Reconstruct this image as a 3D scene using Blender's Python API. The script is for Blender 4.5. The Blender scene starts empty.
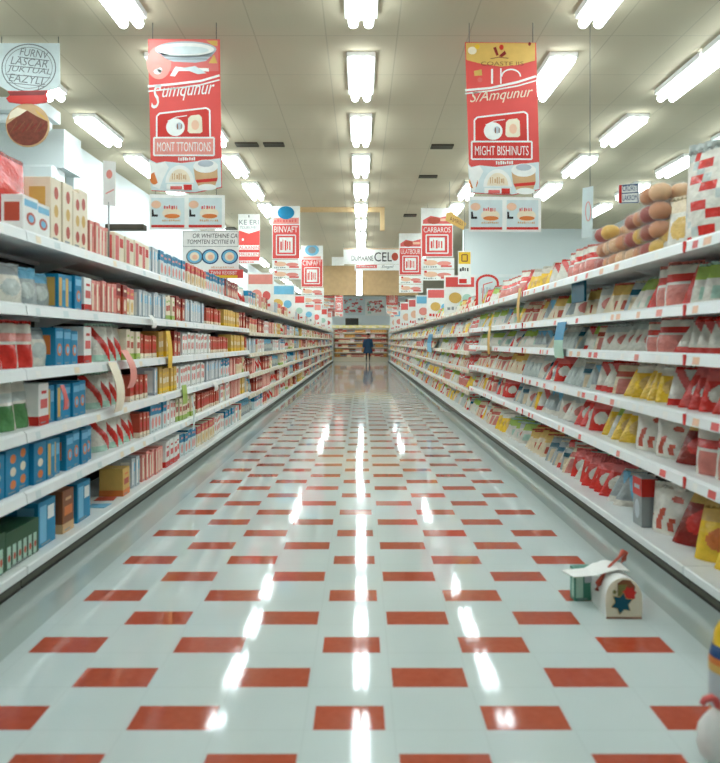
import bpy, bmesh, math, random
from mathutils import Vector, Matrix
random.seed(7)
R = random.Random(11)
SC = bpy.context.scene
COL = SC.collection
PI = math.pi
F, CX, HY, EYE = 700.0, 361.0, 341.0, 1.3     # focal length in px, principal column, horizon row, eye height
CEIL = 4.3

# ------------------------------------------------------------------ materials
def s2l(c):
    c = c / 255.0
    return c / 12.92 if c <= .04045 else ((c + .055) / 1.055) ** 2.4
MATS = {}
def mat(name, rgb=None, rough=.5, noise=.06, scale=14, metal=0, emit=0, alpha=1, spec=.4, trans=0):
    if name in MATS: return MATS[name]
    m = bpy.data.materials.new(name); m.use_nodes = True
    nt = m.node_tree; b = nt.nodes['Principled BSDF']
    col = tuple(s2l(v) for v in rgb)
    b.inputs['Roughness'].default_value = rough
    b.inputs['Metallic'].default_value = metal
    b.inputs['Specular IOR Level'].default_value = spec
    b.inputs['Transmission Weight'].default_value = trans
    b.inputs['Alpha'].default_value = alpha
    if emit:
        b.inputs['Base Color'].default_value = (*col, 1)
        b.inputs['Emission Color'].default_value = (*col, 1)
        b.inputs['Emission Strength'].default_value = emit
    elif noise:
        tc = nt.nodes.new('ShaderNodeTexCoord'); n = nt.nodes.new('ShaderNodeTexNoise')
        n.inputs['Scale'].default_value = scale; n.inputs['Detail'].default_value = 2
        r = nt.nodes.new('ShaderNodeMapRange')
        r.inputs['To Min'].default_value = 1 - noise * 2; r.inputs['To Max'].default_value = 1 + noise * 2
        mx = nt.nodes.new('ShaderNodeVectorMath'); mx.operation = 'SCALE'
        mx.inputs[0].default_value = col
        nt.links.new(tc.outputs['Object'], n.inputs['Vector']); nt.links.new(n.outputs['Fac'], r.inputs['Value'])
        nt.links.new(r.outputs['Result'], mx.inputs['Scale']); nt.links.new(mx.outputs['Vector'], b.inputs['Base Color'])
    else:
        b.inputs['Base Color'].default_value = (*col, 1)
    if name.startswith('film_'):
        n2 = nt.nodes.new('ShaderNodeTexNoise'); n2.inputs['Scale'].default_value = 28; n2.inputs['Detail'].default_value = 1
        bp = nt.nodes.new('ShaderNodeBump'); bp.inputs['Strength'].default_value = .45; bp.inputs['Distance'].default_value = .02
        nt.links.new(tc.outputs['Object'], n2.inputs['Vector']); nt.links.new(n2.outputs['Fac'], bp.inputs['Height']); nt.links.new(bp.outputs[0], b.inputs['Normal'])
    MATS[name] = m
    return m

PAPER = dict(blue=(22, 134, 178), seagreen=(70, 138, 116), butter=(240, 222, 150), navy=(22, 70, 120), teal=(0, 84, 104), sky=(120, 190, 222), red=(214, 48, 38), darkred=(140, 34, 26),
             brick=(196, 84, 62), pink=(236, 150, 138), rose=(226, 104, 100), cream=(244, 230, 204), white=(245, 245, 240), pale=(218, 230, 230),
             grey=(150, 156, 156), silver=(190, 198, 204), yellow=(240, 196, 50), gold=(222, 180, 96), orange=(226, 128, 62), tan=(214, 174, 128),
             brown=(140, 84, 52), darkbrown=(74, 48, 32), green=(84, 140, 84), lime=(170, 198, 92), darkgreen=(40, 84, 52), olive=(128, 124, 70),
             black=(30, 26, 26), mint=(180, 214, 196), peach=(242, 196, 164))
for k, v in PAPER.items(): mat('paper_' + k, v, .42, .05)
PAPER.update(white=(226, 221, 208), pale=(194, 202, 196), silver=(164, 172, 172), cream=(226, 208, 176), pink=(218, 132, 120))
for k, v in PAPER.items(): mat('film_' + k, v, .24, .10, 22, spec=.55)
mat('bannerred', (228, 84, 78), .55, .05, 5); mat('bannerpink', (228, 118, 112), .55, .05, 5)
mat('ink', (70, 66, 62), .6, 0); mat('inkgrey', (128, 134, 134), .6, 0)
mat('shelfwhite', (236, 240, 238), .35, .04, 4); mat('railwhite', (240, 244, 243), .3, .03, 6)
mat('shelfback', (44, 33, 26), .7, .1, 3); mat('kick', (92, 92, 78), .45, .08, 3); mat('shade_and_trim', (38, 36, 32), .5, .1)
mat('tanlip', (214, 204, 180), .4, .05); mat('steel', (160, 164, 162), .35, .04, metal=.6)
mat('wallwhite', (232, 240, 240), .7, .02, 1); mat('tanwall', (192, 160, 118), .8, .08, 6); mat('tanbar', (206, 176, 130), .6, .05)
mat('housing', (240, 242, 240), .4, .02); mat('cap', (210, 206, 196), .5, .02)
mat('tube', (236, 248, 251), emit=10.0)
mat('wire', (110, 112, 108), .5, 0); mat('ventdark', (66, 58, 46), .7, .1); mat('blackink', (36, 28, 26), .6, 0)
mat('skin', (196, 120, 96), .55, .05); mat('coatblue', (26, 62, 88), .75, .1, 9); mat('trouser', (38, 36, 40), .8, .1); mat('hair', (44, 32, 26), .7, .1)
mat('shoe', (30, 28, 28), .5, .05)
mat('clear', (240, 244, 244), .12, 0, alpha=.12, spec=.6)
mat('bun', (206, 134, 84), .5, .16, 9); mat('bundark', (172, 88, 60), .5, .16, 9); mat('bunpale', (232, 184, 136), .5, .12, 9)
mat('bunred', (176, 70, 52), .5, .16, 9); mat('bunyellow', (226, 176, 60), .5, .12, 9)
mat('meat', (128, 62, 44), .6, .25, 30)

# ------------------------------------------------------------------ mesh accumulator
class M:
    def __init__(s): s.v = []; s.f = []; s.m = []; s.sm = []
    def face(s, pts, m, smooth=False):
        i = len(s.v); s.v += [tuple(p) for p in pts]; s.f.append(tuple(range(i, i + len(pts)))); s.m.append(m); s.sm.append(smooth)
    def raw(s, vs, fs, m, smooth=False):
        i = len(s.v); s.v += [tuple(p) for p in vs]
        for k, f in enumerate(fs):
            s.f.append(tuple(i + j for j in f)); s.m.append(m if isinstance(m, str) else m[k]); s.sm.append(smooth)
    def add(s, o, T):
        i = len(s.v); s.v += [tuple(T @ Vector(p)) for p in o.v]
        s.f += [tuple(i + j for j in f) for f in o.f]; s.m += o.m; s.sm += o.sm
    def box(s, x0, y0, z0, x1, y1, z1, m, bev=0):
        if bev:
            bm = bmesh.new(); bmesh.ops.create_cube(bm, size=1)
            for v in bm.verts:
                v.co = Vector(((x0 + x1) / 2 + v.co.x * (x1 - x0), (y0 + y1) / 2 + v.co.y * (y1 - y0), (z0 + z1) / 2 + v.co.z * (z1 - z0)))
            bmesh.ops.bevel(bm, geom=bm.edges[:], offset=bev, segments=1, affect='EDGES')
            bm.verts.index_update()
            s.raw([v.co[:] for v in bm.verts], [[v.index for v in f.verts] for f in bm.faces], m); bm.free(); return
        vs = [(x0, y0, z0), (x1, y0, z0), (x1, y1, z0), (x0, y1, z0), (x0, y0, z1), (x1, y0, z1), (x1, y1, z1), (x0, y1, z1)]
        s.raw(vs, [(3, 2, 1, 0), (4, 5, 6, 7), (0, 1, 5, 4), (1, 2, 6, 5), (2, 3, 7, 6), (3, 0, 4, 7)], m)
    def tube(s, pts, r, m, n=8, cap=True, smooth=True):
        pts = [Vector(p) for p in pts]; rr = r if isinstance(r, (list, tuple)) else [r] * len(pts); vs = []; fs = []
        up = None
        for k, p in enumerate(pts):
            t = (pts[min(k + 1, len(pts) - 1)] - pts[max(k - 1, 0)]).normalized()
            a = Vector((0, 0, 1)) if abs(t.z) < .9 else Vector((1, 0, 0))
            u = t.cross(a).normalized(); w = t.cross(u)
            for j in range(n):
                q = p + rr[k] * (math.cos(2 * PI * j / n) * u + math.sin(2 * PI * j / n) * w); vs.append(q[:])
        for k in range(len(pts) - 1):
            for j in range(n):
                fs.append((k * n + j, k * n + (j + 1) % n, (k + 1) * n + (j + 1) % n, (k + 1) * n + j))
        if cap: fs.append(tuple(range(n))[::-1]); fs.append(tuple((len(pts) - 1) * n + j for j in range(n)))
        s.raw(vs, fs, m, smooth)
    def lathe(s, prof, ms, n=20, c=(0, 0, 0)):          # prof: (r, z); ms: material per band
        vs = []; fs = []; mm = []
        for r, z in prof:
            for j in range(n): vs.append((c[0] + r * math.cos(2 * PI * j / n), c[1] + r * math.sin(2 * PI * j / n), c[2] + z))
        for k in range(len(prof) - 1):
            for j in range(n):
                fs.append((k * n + j, k * n + (j + 1) % n, (k + 1) * n + (j + 1) % n, (k + 1) * n + j)); mm.append(ms if isinstance(ms, str) else ms[k])
        fs.append(tuple(range(n))[::-1]); mm.append(mm[0]); fs.append(tuple((len(prof) - 1) * n + j for j in range(n))); mm.append(mm[-2])
        s.raw(vs, fs, mm, True)
    def mesh(s, name):
        me = bpy.data.meshes.new(name)
        me.from_pydata(s.v, [], s.f)
        used = sorted(set(s.m)); idx = {k: i for i, k in enumerate(used)}
        for k in used: me.materials.append(MATS[k])
        me.polygons.foreach_set('material_index', [idx[k] for k in s.m])
        me.polygons.foreach_set('use_smooth', s.sm)
        me.update(); return me
    def build(s, name, parent=None, loc=(0, 0, 0), rz=0):
        return link(name, s.mesh(name), parent, loc, rz)
def link(name, me, parent=None, loc=(0, 0, 0), rz=0):
    o = bpy.data.objects.new(name, me); COL.objects.link(o)
    o.location = loc; o.rotation_euler = (0, 0, rz)
    if parent: o.parent = parent
    return o
def tag(o, label, cat, group=None, kind=None):
    o['label'] = label; o['category'] = cat
    if group: o['group'] = group
    if kind: o['kind'] = kind
    return o
def empty(name, loc, label, cat, group=None, rz=0):
    o = bpy.data.objects.new(name, None); COL.objects.link(o); o.location = loc; o.rotation_euler = (0, 0, rz)
    o.empty_display_size = .1
    return tag(o, label, cat, group)
def structure(m, name):
    o = m.build(name); o['kind'] = 'structure'; return o
def dup(root, loc, label, group=None, rz=None):
    r = root.copy(); COL.objects.link(r); r.location = loc
    if rz is not None: r.rotation_euler = (0, 0, rz)
    r['label'] = label
    if group: r['group'] = group
    for ch in list(root.children):
        c = ch.copy(); COL.objects.link(c); c.parent = r
        for g in list(ch.children):
            d = g.copy(); COL.objects.link(d); d.parent = c
    return r
ORD = ['zeroth', 'first', 'second', 'third', 'fourth', 'fifth', 'sixth', 'seventh', 'eighth', 'ninth', 'tenth', 'eleventh', 'twelfth', 'thirteenth',
       'fourteenth', 'fifteenth', 'sixteenth', 'seventeenth', 'eighteenth', 'nineteenth', 'twentieth']
TENS = {2: 'twenty', 3: 'thirty', 4: 'forty', 5: 'fifty', 6: 'sixty', 7: 'seventy', 8: 'eighty', 9: 'ninety'}
def ordn(n):
    if n <= 20: return ORD[n]
    t, u = divmod(n, 10)
    return TENS[t] + '-' + ORD[u] if u else TENS[t][:-1] + 'ieth'

# ------------------------------------------------------------------ text triangles (built-in font)
TX = {}
def text_tris(t, shear=0):
    k = (t, shear)
    if k in TX: return TX[k]
    c = bpy.data.curves.new('lettering', 'FONT'); c.body = t; c.shear = shear; c.resolution_u = 3; c.offset = 0
    o = bpy.data.objects.new('lettering', c); COL.objects.link(o)
    dg = bpy.context.evaluated_depsgraph_get(); dg.update()
    me = o.evaluated_get(dg).to_mesh()
    vs = [tuple(v.co[:2]) for v in me.vertices]; fs = [tuple(p.vertices) for p in me.polygons]
    o.evaluated_get(dg).to_mesh_clear()
    bpy.data.objects.remove(o); bpy.data.curves.remove(c)
    xs = [v[0] for v in vs]; ys = [v[1] for v in vs]
    x0, x1, y0, y1 = min(xs), max(xs), min(ys), max(ys)
    vs = [((x - x0) / (x1 - x0), (y - y0) / (y1 - y0)) for x, y in vs]
    TX[k] = (vs, fs); return TX[k]

class Print(M):
    """flat printed sheet facing -Y; design units u (right), v (down), one unit = s metres, origin at (u0, v0)"""
    def __init__(p, u0, v0, s, t=.01, step=.0012):
        super().__init__(); p.u0, p.v0, p.s, p.t, p.L, p.step = u0, v0, s, t, 0, step
    def P(p, u, v): return ((u - p.u0) * p.s, -p.t / 2 - p.L * p.step, (p.v0 - v) * p.s)
    def sheet(p, pts, m):            # solid outline with thickness
        a = [p.P(u, v) for u, v in pts]; n = len(a); b = [(x, p.t / 2, z) for x, y, z in a]
        p.raw(a + b, [tuple(range(n))[::-1], tuple(range(n, 2 * n))] + [(i, (i + 1) % n, n + (i + 1) % n, n + i) for i in range(n)], m)
    def poly(p, pts, m, L=1): p.L = L; p.face([p.P(u, v) for u, v in pts][::-1], m)
    def rect(p, u0, v0, u1, v1, m, L=1): p.poly([(u0, v0), (u1, v0), (u1, v1), (u0, v1)], m, L)
    def ell(p, u, v, ru, rv, m, L=1, a0=0, a1=360, n=24):
        p.poly([(u + ru * math.cos(math.radians(a0 + (a1 - a0) * k / n)), v + rv * math.sin(math.radians(a0 + (a1 - a0) * k / n))) for k in range(n if a1 - a0 == 360 else n + 1)], m, L)
    def ring(p, u, v, ru, rv, w, m, L=1, n=28, a0=0, a1=360):
        p.line([(u + ru * math.cos(math.radians(a0 + (a1 - a0) * k / n)), v + rv * math.sin(math.radians(a0 + (a1 - a0) * k / n))) for k in range(n + 1)], w, m, L)
    def line(p, pts, w, m, L=1):
        p.L = L
        for (a, b), (c, d) in zip(pts, pts[1:]):
            l = math.hypot(c - a, d - b) or 1; nx, ny = -(d - b) / l * w / 2, (c - a) / l * w / 2
            p.face([p.P(a + nx, b + ny), p.P(c + nx, d + ny), p.P(c - nx, d - ny), p.P(a - nx, b - ny)], m)
    def frame(p, u0, v0, u1, v1, w, m, L=1, sk=0):
        p.line([(u0, v0 + sk), (u1, v0), (u1, v1), (u0, v1 + sk * .4), (u0, v0 + sk)], w, m, L)
    def text(p, t, u0, v0, u1, v1, m, L=2, shear=0, rise=0):
        vs, fs = text_tris(t, shear); p.L = L
        p.raw([p.P(u0 + x * (u1 - u0), v1 - y * (v1 - v0) - rise * x) for x, y in vs], fs, m)
    def scribble(p, u0, v0, u1, v1, m, L=2, n=6, rs=1):    # unreadable small print
        r = random.Random(rs); w = (u1 - u0) / n
        for k in range(n):
            a = u0 + k * w; h = (v1 - v0)
            p.rect(a, v0 + r.random() * h * .3, a + w * r.uniform(.35, .8), v1 - r.random() * h * .2, m, L)

def wires(parent, xs, z0, z1, y=0):
    for x in xs:
        w = M(); w.tube([(x, y, z0), (x, y, z1)], .004, 'wire', 5); w.build('hanging_wire', parent)

# ------------------------------------------------------------------ room
def floor_material():
    m = bpy.data.materials.new('floor_tiles'); m.use_nodes = True; nt = m.node_tree; N = nt.nodes; Lk = nt.links
    b = N['Principled BSDF']
    tc = N.new('ShaderNodeTexCoord'); sp = N.new('ShaderNodeSeparateXYZ'); Lk.new(tc.outputs['Object'], sp.inputs[0])
    def mt(op, a, c=None, d=None):
        n = N.new('ShaderNodeMath'); n.operation = op
        for i, q in enumerate((a, c, d)):
            if q is None: continue
            if isinstance(q, (int, float)): n.inputs[i].default_value = q
            else: Lk.new(q, n.inputs[i])
        return n.outputs[0]
    X, Y = sp.outputs['X'], sp.outputs['Y']
    PV, PU = .290, .604
    v = mt('DIVIDE', mt('SUBTRACT', Y, 2.417 - .078), PV)
    row = mt('FLOOR', v); fv = mt('FRACT', v)
    par = mt('FLOORED_MODULO', row, 2.0)
    u = mt('SUBTRACT', mt('DIVIDE', mt('ADD', X, .04), PU), mt('MULTIPLY', par, .5))
    fu = mt('ABSOLUTE', mt('SUBTRACT', mt('FRACT', mt('ADD', u, .5)), .5))      # 0 at tile centre
    wid = .235
    inu = mt('LESS_THAN', fu, wid)
    ctr = mt('MULTIPLY', mt('LESS_THAN', mt('ABSOLUTE', mt('ADD', X, .04)), .2), mt('SUBTRACT', 1.0, par))
    nar = mt('SUBTRACT', 1.0, mt('MULTIPLY', ctr, mt('GREATER_THAN', fu, .2)))
    inv = mt('LESS_THAN', fv, .535)
    lim = mt('LESS_THAN', mt('ABSOLUTE', mt('ADD', X, .035)), 1.36)
    red = mt('MULTIPLY', mt('MULTIPLY', inu, nar), mt('MULTIPLY', inv, lim))
    # grout joints
    gu = mt('LESS_THAN', mt('ABSOLUTE', mt('SUBTRACT', mt('FRACT', mt('MULTIPLY', mt('ADD', mt('DIVIDE', mt('ADD', X, .04), PU), .25), 2.0)), .5)), .494)
    gv = mt('LESS_THAN', mt('ABSOLUTE', mt('SUBTRACT', fv, .5)), .492)
    joint = mt('SUBTRACT', 1.0, mt('MULTIPLY', gu, gv))
    n1 = N.new('ShaderNodeTexNoise'); n1.inputs['Scale'].default_value = 2.2; n1.inputs['Detail'].default_value = 3; Lk.new(tc.outputs['Object'], n1.inputs['Vector'])
    n2 = N.new('ShaderNodeTexNoise'); n2.inputs['Scale'].default_value = 30; Lk.new(tc.outputs['Object'], n2.inputs['Vector'])
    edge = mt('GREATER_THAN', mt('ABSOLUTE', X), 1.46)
    def mix(fac, a, c):
        n = N.new('ShaderNodeMix'); n.data_type = 'RGBA'
        if isinstance(fac, (int, float)): n.inputs[0].default_value = fac
        else: Lk.new(fac, n.inputs[0])
        for i, q in ((6, a), (7, c)):
            if isinstance(q, tuple): n.inputs[i].default_value = (*[s2l(k) for k in q], 1)
            else: Lk.new(q, n.inputs[i])
        return n.outputs[2]
    white = mix(n1.outputs['Fac'], (196, 209, 206), (211, 221, 218))
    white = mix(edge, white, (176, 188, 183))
    white = mix(mt('MULTIPLY', joint, .35), white, (178, 190, 186))
    redc = mix(n2.outputs['Fac'], (170, 66, 42), (192, 90, 62))
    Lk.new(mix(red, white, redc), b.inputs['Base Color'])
    rr = N.new('ShaderNodeMapRange'); Lk.new(n1.outputs['Fac'], rr.inputs['Value'])
    rr.inputs['To Min'].default_value = .03; rr.inputs['To Max'].default_value = .085
    Lk.new(rr.outputs[0], b.inputs['Roughness']); b.inputs['Specular IOR Level'].default_value = .55
    bp = N.new('ShaderNodeBump'); bp.inputs['Strength'].default_value = .02; bp.inputs['Distance'].default_value = .02
    n3 = N.new('ShaderNodeTexNoise'); n3.inputs['Scale'].default_value = 5; Lk.new(tc.outputs['Object'], n3.inputs['Vector'])
    Lk.new(n3.outputs['Fac'], bp.inputs['Height']); Lk.new(bp.outputs[0], b.inputs['Normal'])
    return m
MATS['floor_tiles'] = floor_material()

def ceiling_material():
    m = bpy.data.materials.new('ceiling_panels'); m.use_nodes = True; nt = m.node_tree; N = nt.nodes; Lk = nt.links
    b = N['Principled BSDF']; b.inputs['Roughness'].default_value = .85; b.inputs['Specular IOR Level'].default_value = .1
    tc = N.new('ShaderNodeTexCoord'); sp = N.new('ShaderNodeSeparateXYZ'); Lk.new(tc.outputs['Object'], sp.inputs[0])
    def g(src, size, off, w):
        a = N.new('ShaderNodeMath'); a.operation = 'ADD'; a.inputs[1].default_value = off; Lk.new(src, a.inputs[0])
        d = N.new('ShaderNodeMath'); d.operation = 'DIVIDE'; d.inputs[1].default_value = size; Lk.new(a.outputs[0], d.inputs[0])
        f = N.new('ShaderNodeMath'); f.operation = 'FRACT'; Lk.new(d.outputs[0], f.inputs[0])
        l = N.new('ShaderNodeMath'); l.operation = 'LESS_THAN'; l.inputs[1].default_value = w; Lk.new(f.outputs[0], l.inputs[0]); return l.outputs[0]
    a = g(sp.outputs['X'], .7, .35, .02); c = g(sp.outputs['Y'], 1.01, .2, .014)
    mx = N.new('ShaderNodeMath'); mx.operation = 'MAXIMUM'; Lk.new(a, mx.inputs[0]); Lk.new(c, mx.inputs[1])
    ml = N.new('ShaderNodeMath'); ml.operation = 'MULTIPLY'; ml.inputs[1].default_value = .45; Lk.new(mx.outputs[0], ml.inputs[0])
    n1 = N.new('ShaderNodeTexNoise'); n1.inputs['Scale'].default_value = .6; Lk.new(tc.outputs['Object'], n1.inputs['Vector'])
    m1 = N.new('ShaderNodeMix'); m1.data_type = 'RGBA'; Lk.new(n1.outputs['Fac'], m1.inputs[0])
    m1.inputs[6].default_value = (*[s2l(k) for k in (194, 183, 157)], 1); m1.inputs[7].default_value = (*[s2l(k) for k in (201, 191, 167)], 1)
    m2 = N.new('ShaderNodeMix'); m2.data_type = 'RGBA'; Lk.new(ml.outputs[0], m2.inputs[0]); Lk.new(m1.outputs[2], m2.inputs[6])
    m2.inputs[7].default_value = (*[s2l(k) for k in (160, 151, 132)], 1)
    Lk.new(m2.outputs[2], b.inputs['Base Color'])
    return m
MATS['ceiling_panels'] = ceiling_material()
XL, XR, YB, YF = -9.0, 6.5, -6.0, 47.0
q = M(); q.box(XL - .2, YB - .2, -.1, XR + .2, YF + .2, 0, 'floor_tiles'); structure(q, 'floor')
q = M(); q.box(XL - .2, YB - .2, CEIL, XR + .2, YF + .2, CEIL + .1, 'ceiling_panels'); structure(q, 'ceiling')
q = M(); q.box(XL - .2, YB, 0, XL, YF, CEIL, 'wallwhite'); structure(q, 'wall_left')
q = M(); q.box(XR, YB, 0, XR + .2, YF, CEIL, 'wallwhite'); structure(q, 'wall_right')
q = M(); q.box(XL, YF, 0, XR, YF + .2, CEIL, 'wallwhite'); structure(q, 'wall_far')
q = M(); q.box(XL, YB - .2, 0, XR, YB, CEIL, 'wallwhite'); structure(q, 'wall_near')
q = M(); q.box(-4.47, 10.6, 0, -4.35, YF, CEIL, 'wallwhite'); structure(q, 'wall_inner')
q = M(); q.box(XL, 9.9, 3.75, -4.2, 10.5, CEIL, 'wallwhite'); q.box(XL, 9.8, 3.55, -4.3, 10.2, 3.78, 'wallwhite', .04); structure(q, 'trim_1')
q = M(); q.box(XL, 8.6, 4.14, -3.95, 9.2, CEIL, 'wallwhite'); q.box(XL, 8.7, 4.02, -4.0, 9.1, 4.14, 'wallwhite', .03); structure(q, 'trim_2')
# tan bulkhead over the middle of the aisle
q = M(); q.box(-2.3, 28, 3.14, 2.3, 28.3, CEIL, 'tanwall'); structure(q, 'trim_3')
q = M(); q.box(2.75, 18.7, 0, XR, 18.95, CEIL, 'wallwhite'); q.box(2.75, 18.66, 3.0, XR, 18.7, 3.08, 'railwhite'); structure(q, 'trim_4')
# tan L-shaped rail
q = M(); q.box(-1.75, 15.7, 4.2, .53, 15.8, 4.3, 'tanbar'); q.box(.43, 15.7, 3.78, .53, 15.8, 4.2, 'tanbar')
tag(q.build('ceiling_rail'), 'tan L-shaped rail with a short drop under the ceiling', 'rail')

# ------------------------------------------------------------------ ceiling lights
hm = M(); hm.box(-.15, 0, -.062, .15, 1.11, 0, 'housing', .008)
hm.box(-.022, .02, -.085, .022, 1.09, -.06, 'housing')
tb = {}
for s in (-1, 1):
    t = M(); t.tube([(s * .07, -.01, -.1), (s * .07, 1.12, -.1)], .045, 'tube', 10); tb[s] = t.mesh('tube')
hme = hm.mesh('housing')
rows = [(-6.2, 'added leftmost'), (-3.65, 'far left'), (-2.1, 'left'), (0, 'centre'), (2.1, 'right'), (3.65, 'far right'), (5.3, 'rightmost')]  # leftmost row is added to brighten the region beyond the left rack
first = None
for rx, rn in rows:
    ks = list(range(-3, 20)) if abs(rx) < 3 else (list(range(-2, 19)) if abs(rx) < 4 else (list(range(0, 8)) if rx < 0 else list(range(2, 13))))
    if rx > 3: ks = [k for k in ks if k <= 5]
    cnt = 0
    for k in ks:
        y = 5.28 + 1.965 * k + (.80 if (rx > 3 and k == 0) else 0)
        if 27 < y + 1.3 < 28.6 : y -= 1.0
        vis = k >= (0 if abs(rx) < 3 or rx > 5 else (1 if rx < -3 and rx > -4 else (3 if rx < -4 else 0)))
        if vis: cnt += 1; lab = f'{ordn(cnt)} tube light from the camera in the ceiling\'s {rn} row'
        else: lab = f'tube light of the {rn} row, {ordn(1 - min(ks) + k)} of those too near to show'
        if first is None:
            first = empty('ceiling_light', (rx, y, CEIL), lab, 'ceiling light', 'fluorescent ceiling lights')
            link('housing', hme, first)
            for s in (-1, 1): link('tube', tb[s], first)
        else: dup(first, (rx, y, CEIL), lab, 'fluorescent ceiling lights')
# vertical white strip light hanging before the bulkhead
e = empty('strip_light', (-.07, 27.9, 3.1), 'vertical white strip light against the tan bulkhead', 'light')
q = M(); q.box(-.12, 0, 0, .12, .1, 1.15, 'housing', .01); q.build('housing', e)
q = M(); q.box(-.10, -.03, .03, .10, 0, 1.12, 'tube', .008); q.build('tube', e)

# vents
def vent(px, py, w, dp, i, where):
    d = F * (CEIL - EYE) / (HY - py); x = (px - CX) * d / F
    q = M(); q.box(-w / 2, -dp / 2, -.02, w / 2, dp / 2, 0, 'ventdark')
    for k in range(4): q.box(-w / 2, -dp / 2 + dp * (k + .3) / 4, -.028, w / 2, -dp / 2 + dp * (k + .5) / 4, -.02, 'kick')
    tag(q.build('ceiling_vent', None, (x, d, CEIL)), f'dark slotted vent in the ceiling, {where}', 'vent', 'ceiling vents')
for i, (a, b_, w, dp, wh) in enumerate([(247, 144, .34, .2, 'left one of a pair beside the left banner'), (274, 144, .31, .2, 'right one of the pair left of centre'),
        (442, 146, .34, .22, 'nearest one on the right of the centre lights'), (428, 176, .33, .16, 'second one on the right of the centre lights'),
        (410, 215, .3, .3, 'farthest one on the right of the centre lights')]): vent(a, b_, w, dp, i, wh)
# dark slots on the inner wall
def wallslot(px0, px1, py0, py1, i, lab):
    X = -4.35; d0 = F * X / (px0 - CX); d1 = F * X / (px1 - CX); dm = (d0 + d1) / 2
    z0 = EYE + (HY - py1) * dm / F; z1 = EYE + (HY - py0) * dm / F
    q = M(); q.box(X, d0, z0, X + .03, d1, z1, 'ventdark'); q.box(X + .03, d0 + .05, (z0 + z1) / 2 - .01, X + .04, d1 - .05, (z0 + z1) / 2 + .01, 'shade_and_trim')
    tag(q.build('wall_vent'), lab, 'vent', 'dark slots in the white inner wall')
q = M(); q.box(-4.35, 11.9, 3.2, -3.70, 12.1, 3.29, 'ventdark', .008); q.box(-4.35, 11.97, 3.1, -4.31, 12.03, 3.2, 'ventdark')
tag(q.build('wall_bracket'), 'dark bracket bar jutting from the white inner wall behind the left rack', 'bracket')
vent(230, 228.5, .33, .5, 0, 'small one beside the shield banner, over the left rack')
wallslot(238, 247, 267, 271, 2, 'small dark slot on the white wall under the shield banner')

# ------------------------------------------------------------------ shelf racks
LZ = [1.88, 1.49, 1.15, .82, .50, .12]; LZ2 = [1.88, 1.44, 1.10, .76, .44, .12]
RZ = [1.82, 1.49, 1.23, .92, .59, .12]; RZ2 = [1.82, 1.43, 1.13, .84, .50, .12]
BAY = 3.67; XLF, XRF = -1.76, 1.70; SD = .52
def zlev(side, y):
    if side == 'L': return LZ if y < 3 * BAY else LZ2
    return RZ if y < 3 * BAY else RZ2
BM = {}
def bay_meshes(side, far):
    k = (side, far)
    if k in BM: return BM[k]
    lev = {('L', 0): LZ, ('L', 1): LZ2, ('R', 0): RZ, ('R', 1): RZ2}[k]
    d = {'shelf': [], 'rail': []}; rr = random.Random(3 + far)
    lip = 'railwhite' if not far else 'tanlip'
    # local: front at x=0 facing +X, body towards -X, length along +Y
    for i, z in enumerate(lev[:-1]):
        m = M(); m.box(-SD, .004, -.03, -.012, BAY - .004, 0, 'shelfwhite'); m.box(-SD, .004, -.055, -SD + .03, BAY - .004, -.03, 'shelfwhite')
        for f_ in (.02, BAY / 3, 2 * BAY / 3, BAY - .04): m.raw([(-SD, f_, -.03), (-SD, f_, -.12), (-.2, f_, -.03), (-SD, f_ + .015, -.03), (-SD, f_ + .015, -.12), (-.2, f_ + .015, -.03)], [(0, 1, 2), (5, 4, 3), (0, 2, 5, 3), (1, 4, 5, 2)], 'shelfwhite')
        d['shelf'].append((z, m.mesh('shelf')))
        r = M(); r.raw([(-.012, .004, .008), (0.004, .004, -.005), (.012, .004, -.056), (-.012, .004, -.056), (-.012, BAY - .004, .008), (.004, BAY - .004, -.005), (.012, BAY - .004, -.056), (-.012, BAY - .004, -.056)],
                       [(0, 1, 5, 4), (1, 2, 6, 5), (2, 3, 7, 6), (3, 0, 4, 7), (3, 2, 1, 0), (4, 5, 6, 7)], lip)
        y = .1
        while y < BAY - .2:
            w = rr.uniform(.05, .08)
            c = rr.choice(['paper_white', 'paper_pale', 'paper_cream']) if side == 'L' else rr.choice(['paper_pink', 'paper_white', 'paper_white', 'paper_peach', 'paper_rose'])
            za, zb = -.012, -.05
            xa = .004 + (-.005 - za) / .051 * .008; xb = .004 + (-.005 - zb) / .051 * .008
            r.face([(xa + .0015, y, za), (xb + .0015, y, zb), (xb + .0015, y + w, zb), (xa + .0015, y + w, za)], c)
            y += w + (rr.uniform(.12, .5) if side == 'L' else rr.uniform(.02, .3))
        d['rail'].append(r.mesh('price_rail'))
    m = M(); m.box(-SD - .04, .003, 0, -SD - .002, BAY - .003, lev[0] + .02, 'shelfback')
    for y in [k * BAY / 3 for k in (1, 2)]: m.box(-SD - .004, y - .012, .12, -SD, y + .012, lev[0], 'kick')
    d['back'] = m.mesh('back_panel')
    m = M(); m.box(-SD, .004, .07, .012, BAY - .004, .12, 'shelfwhite', .006); d['deck'] = m.mesh('base_deck')
    m = M(); m.box(-SD, .004, .01, -.022, BAY - .004, .07, 'kick'); m.box(-SD, .004, 0, -.016, BAY - .004, .012, 'shade_and_trim')  # dark strips at foot and top put the kick plate's shadow lines into colour
    m.box(-.03, .004, .056, -.004, BAY - .004, .07, 'shade_and_trim'); d['kick'] = m.mesh('kick_plate')
    m = M(); m.box(-SD, .0045, 0, -SD + .05, .028, lev[0] + .05, 'steel'); d['up'] = m.mesh('upright')
    m = M()
    for z in lev[:-1]: m.box(.006, .004, z - .06, .016, .026, z, 'paper_red', .002)
    d['clip'] = m.mesh('joint_clip')
    BM[k] = d; return d
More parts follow.
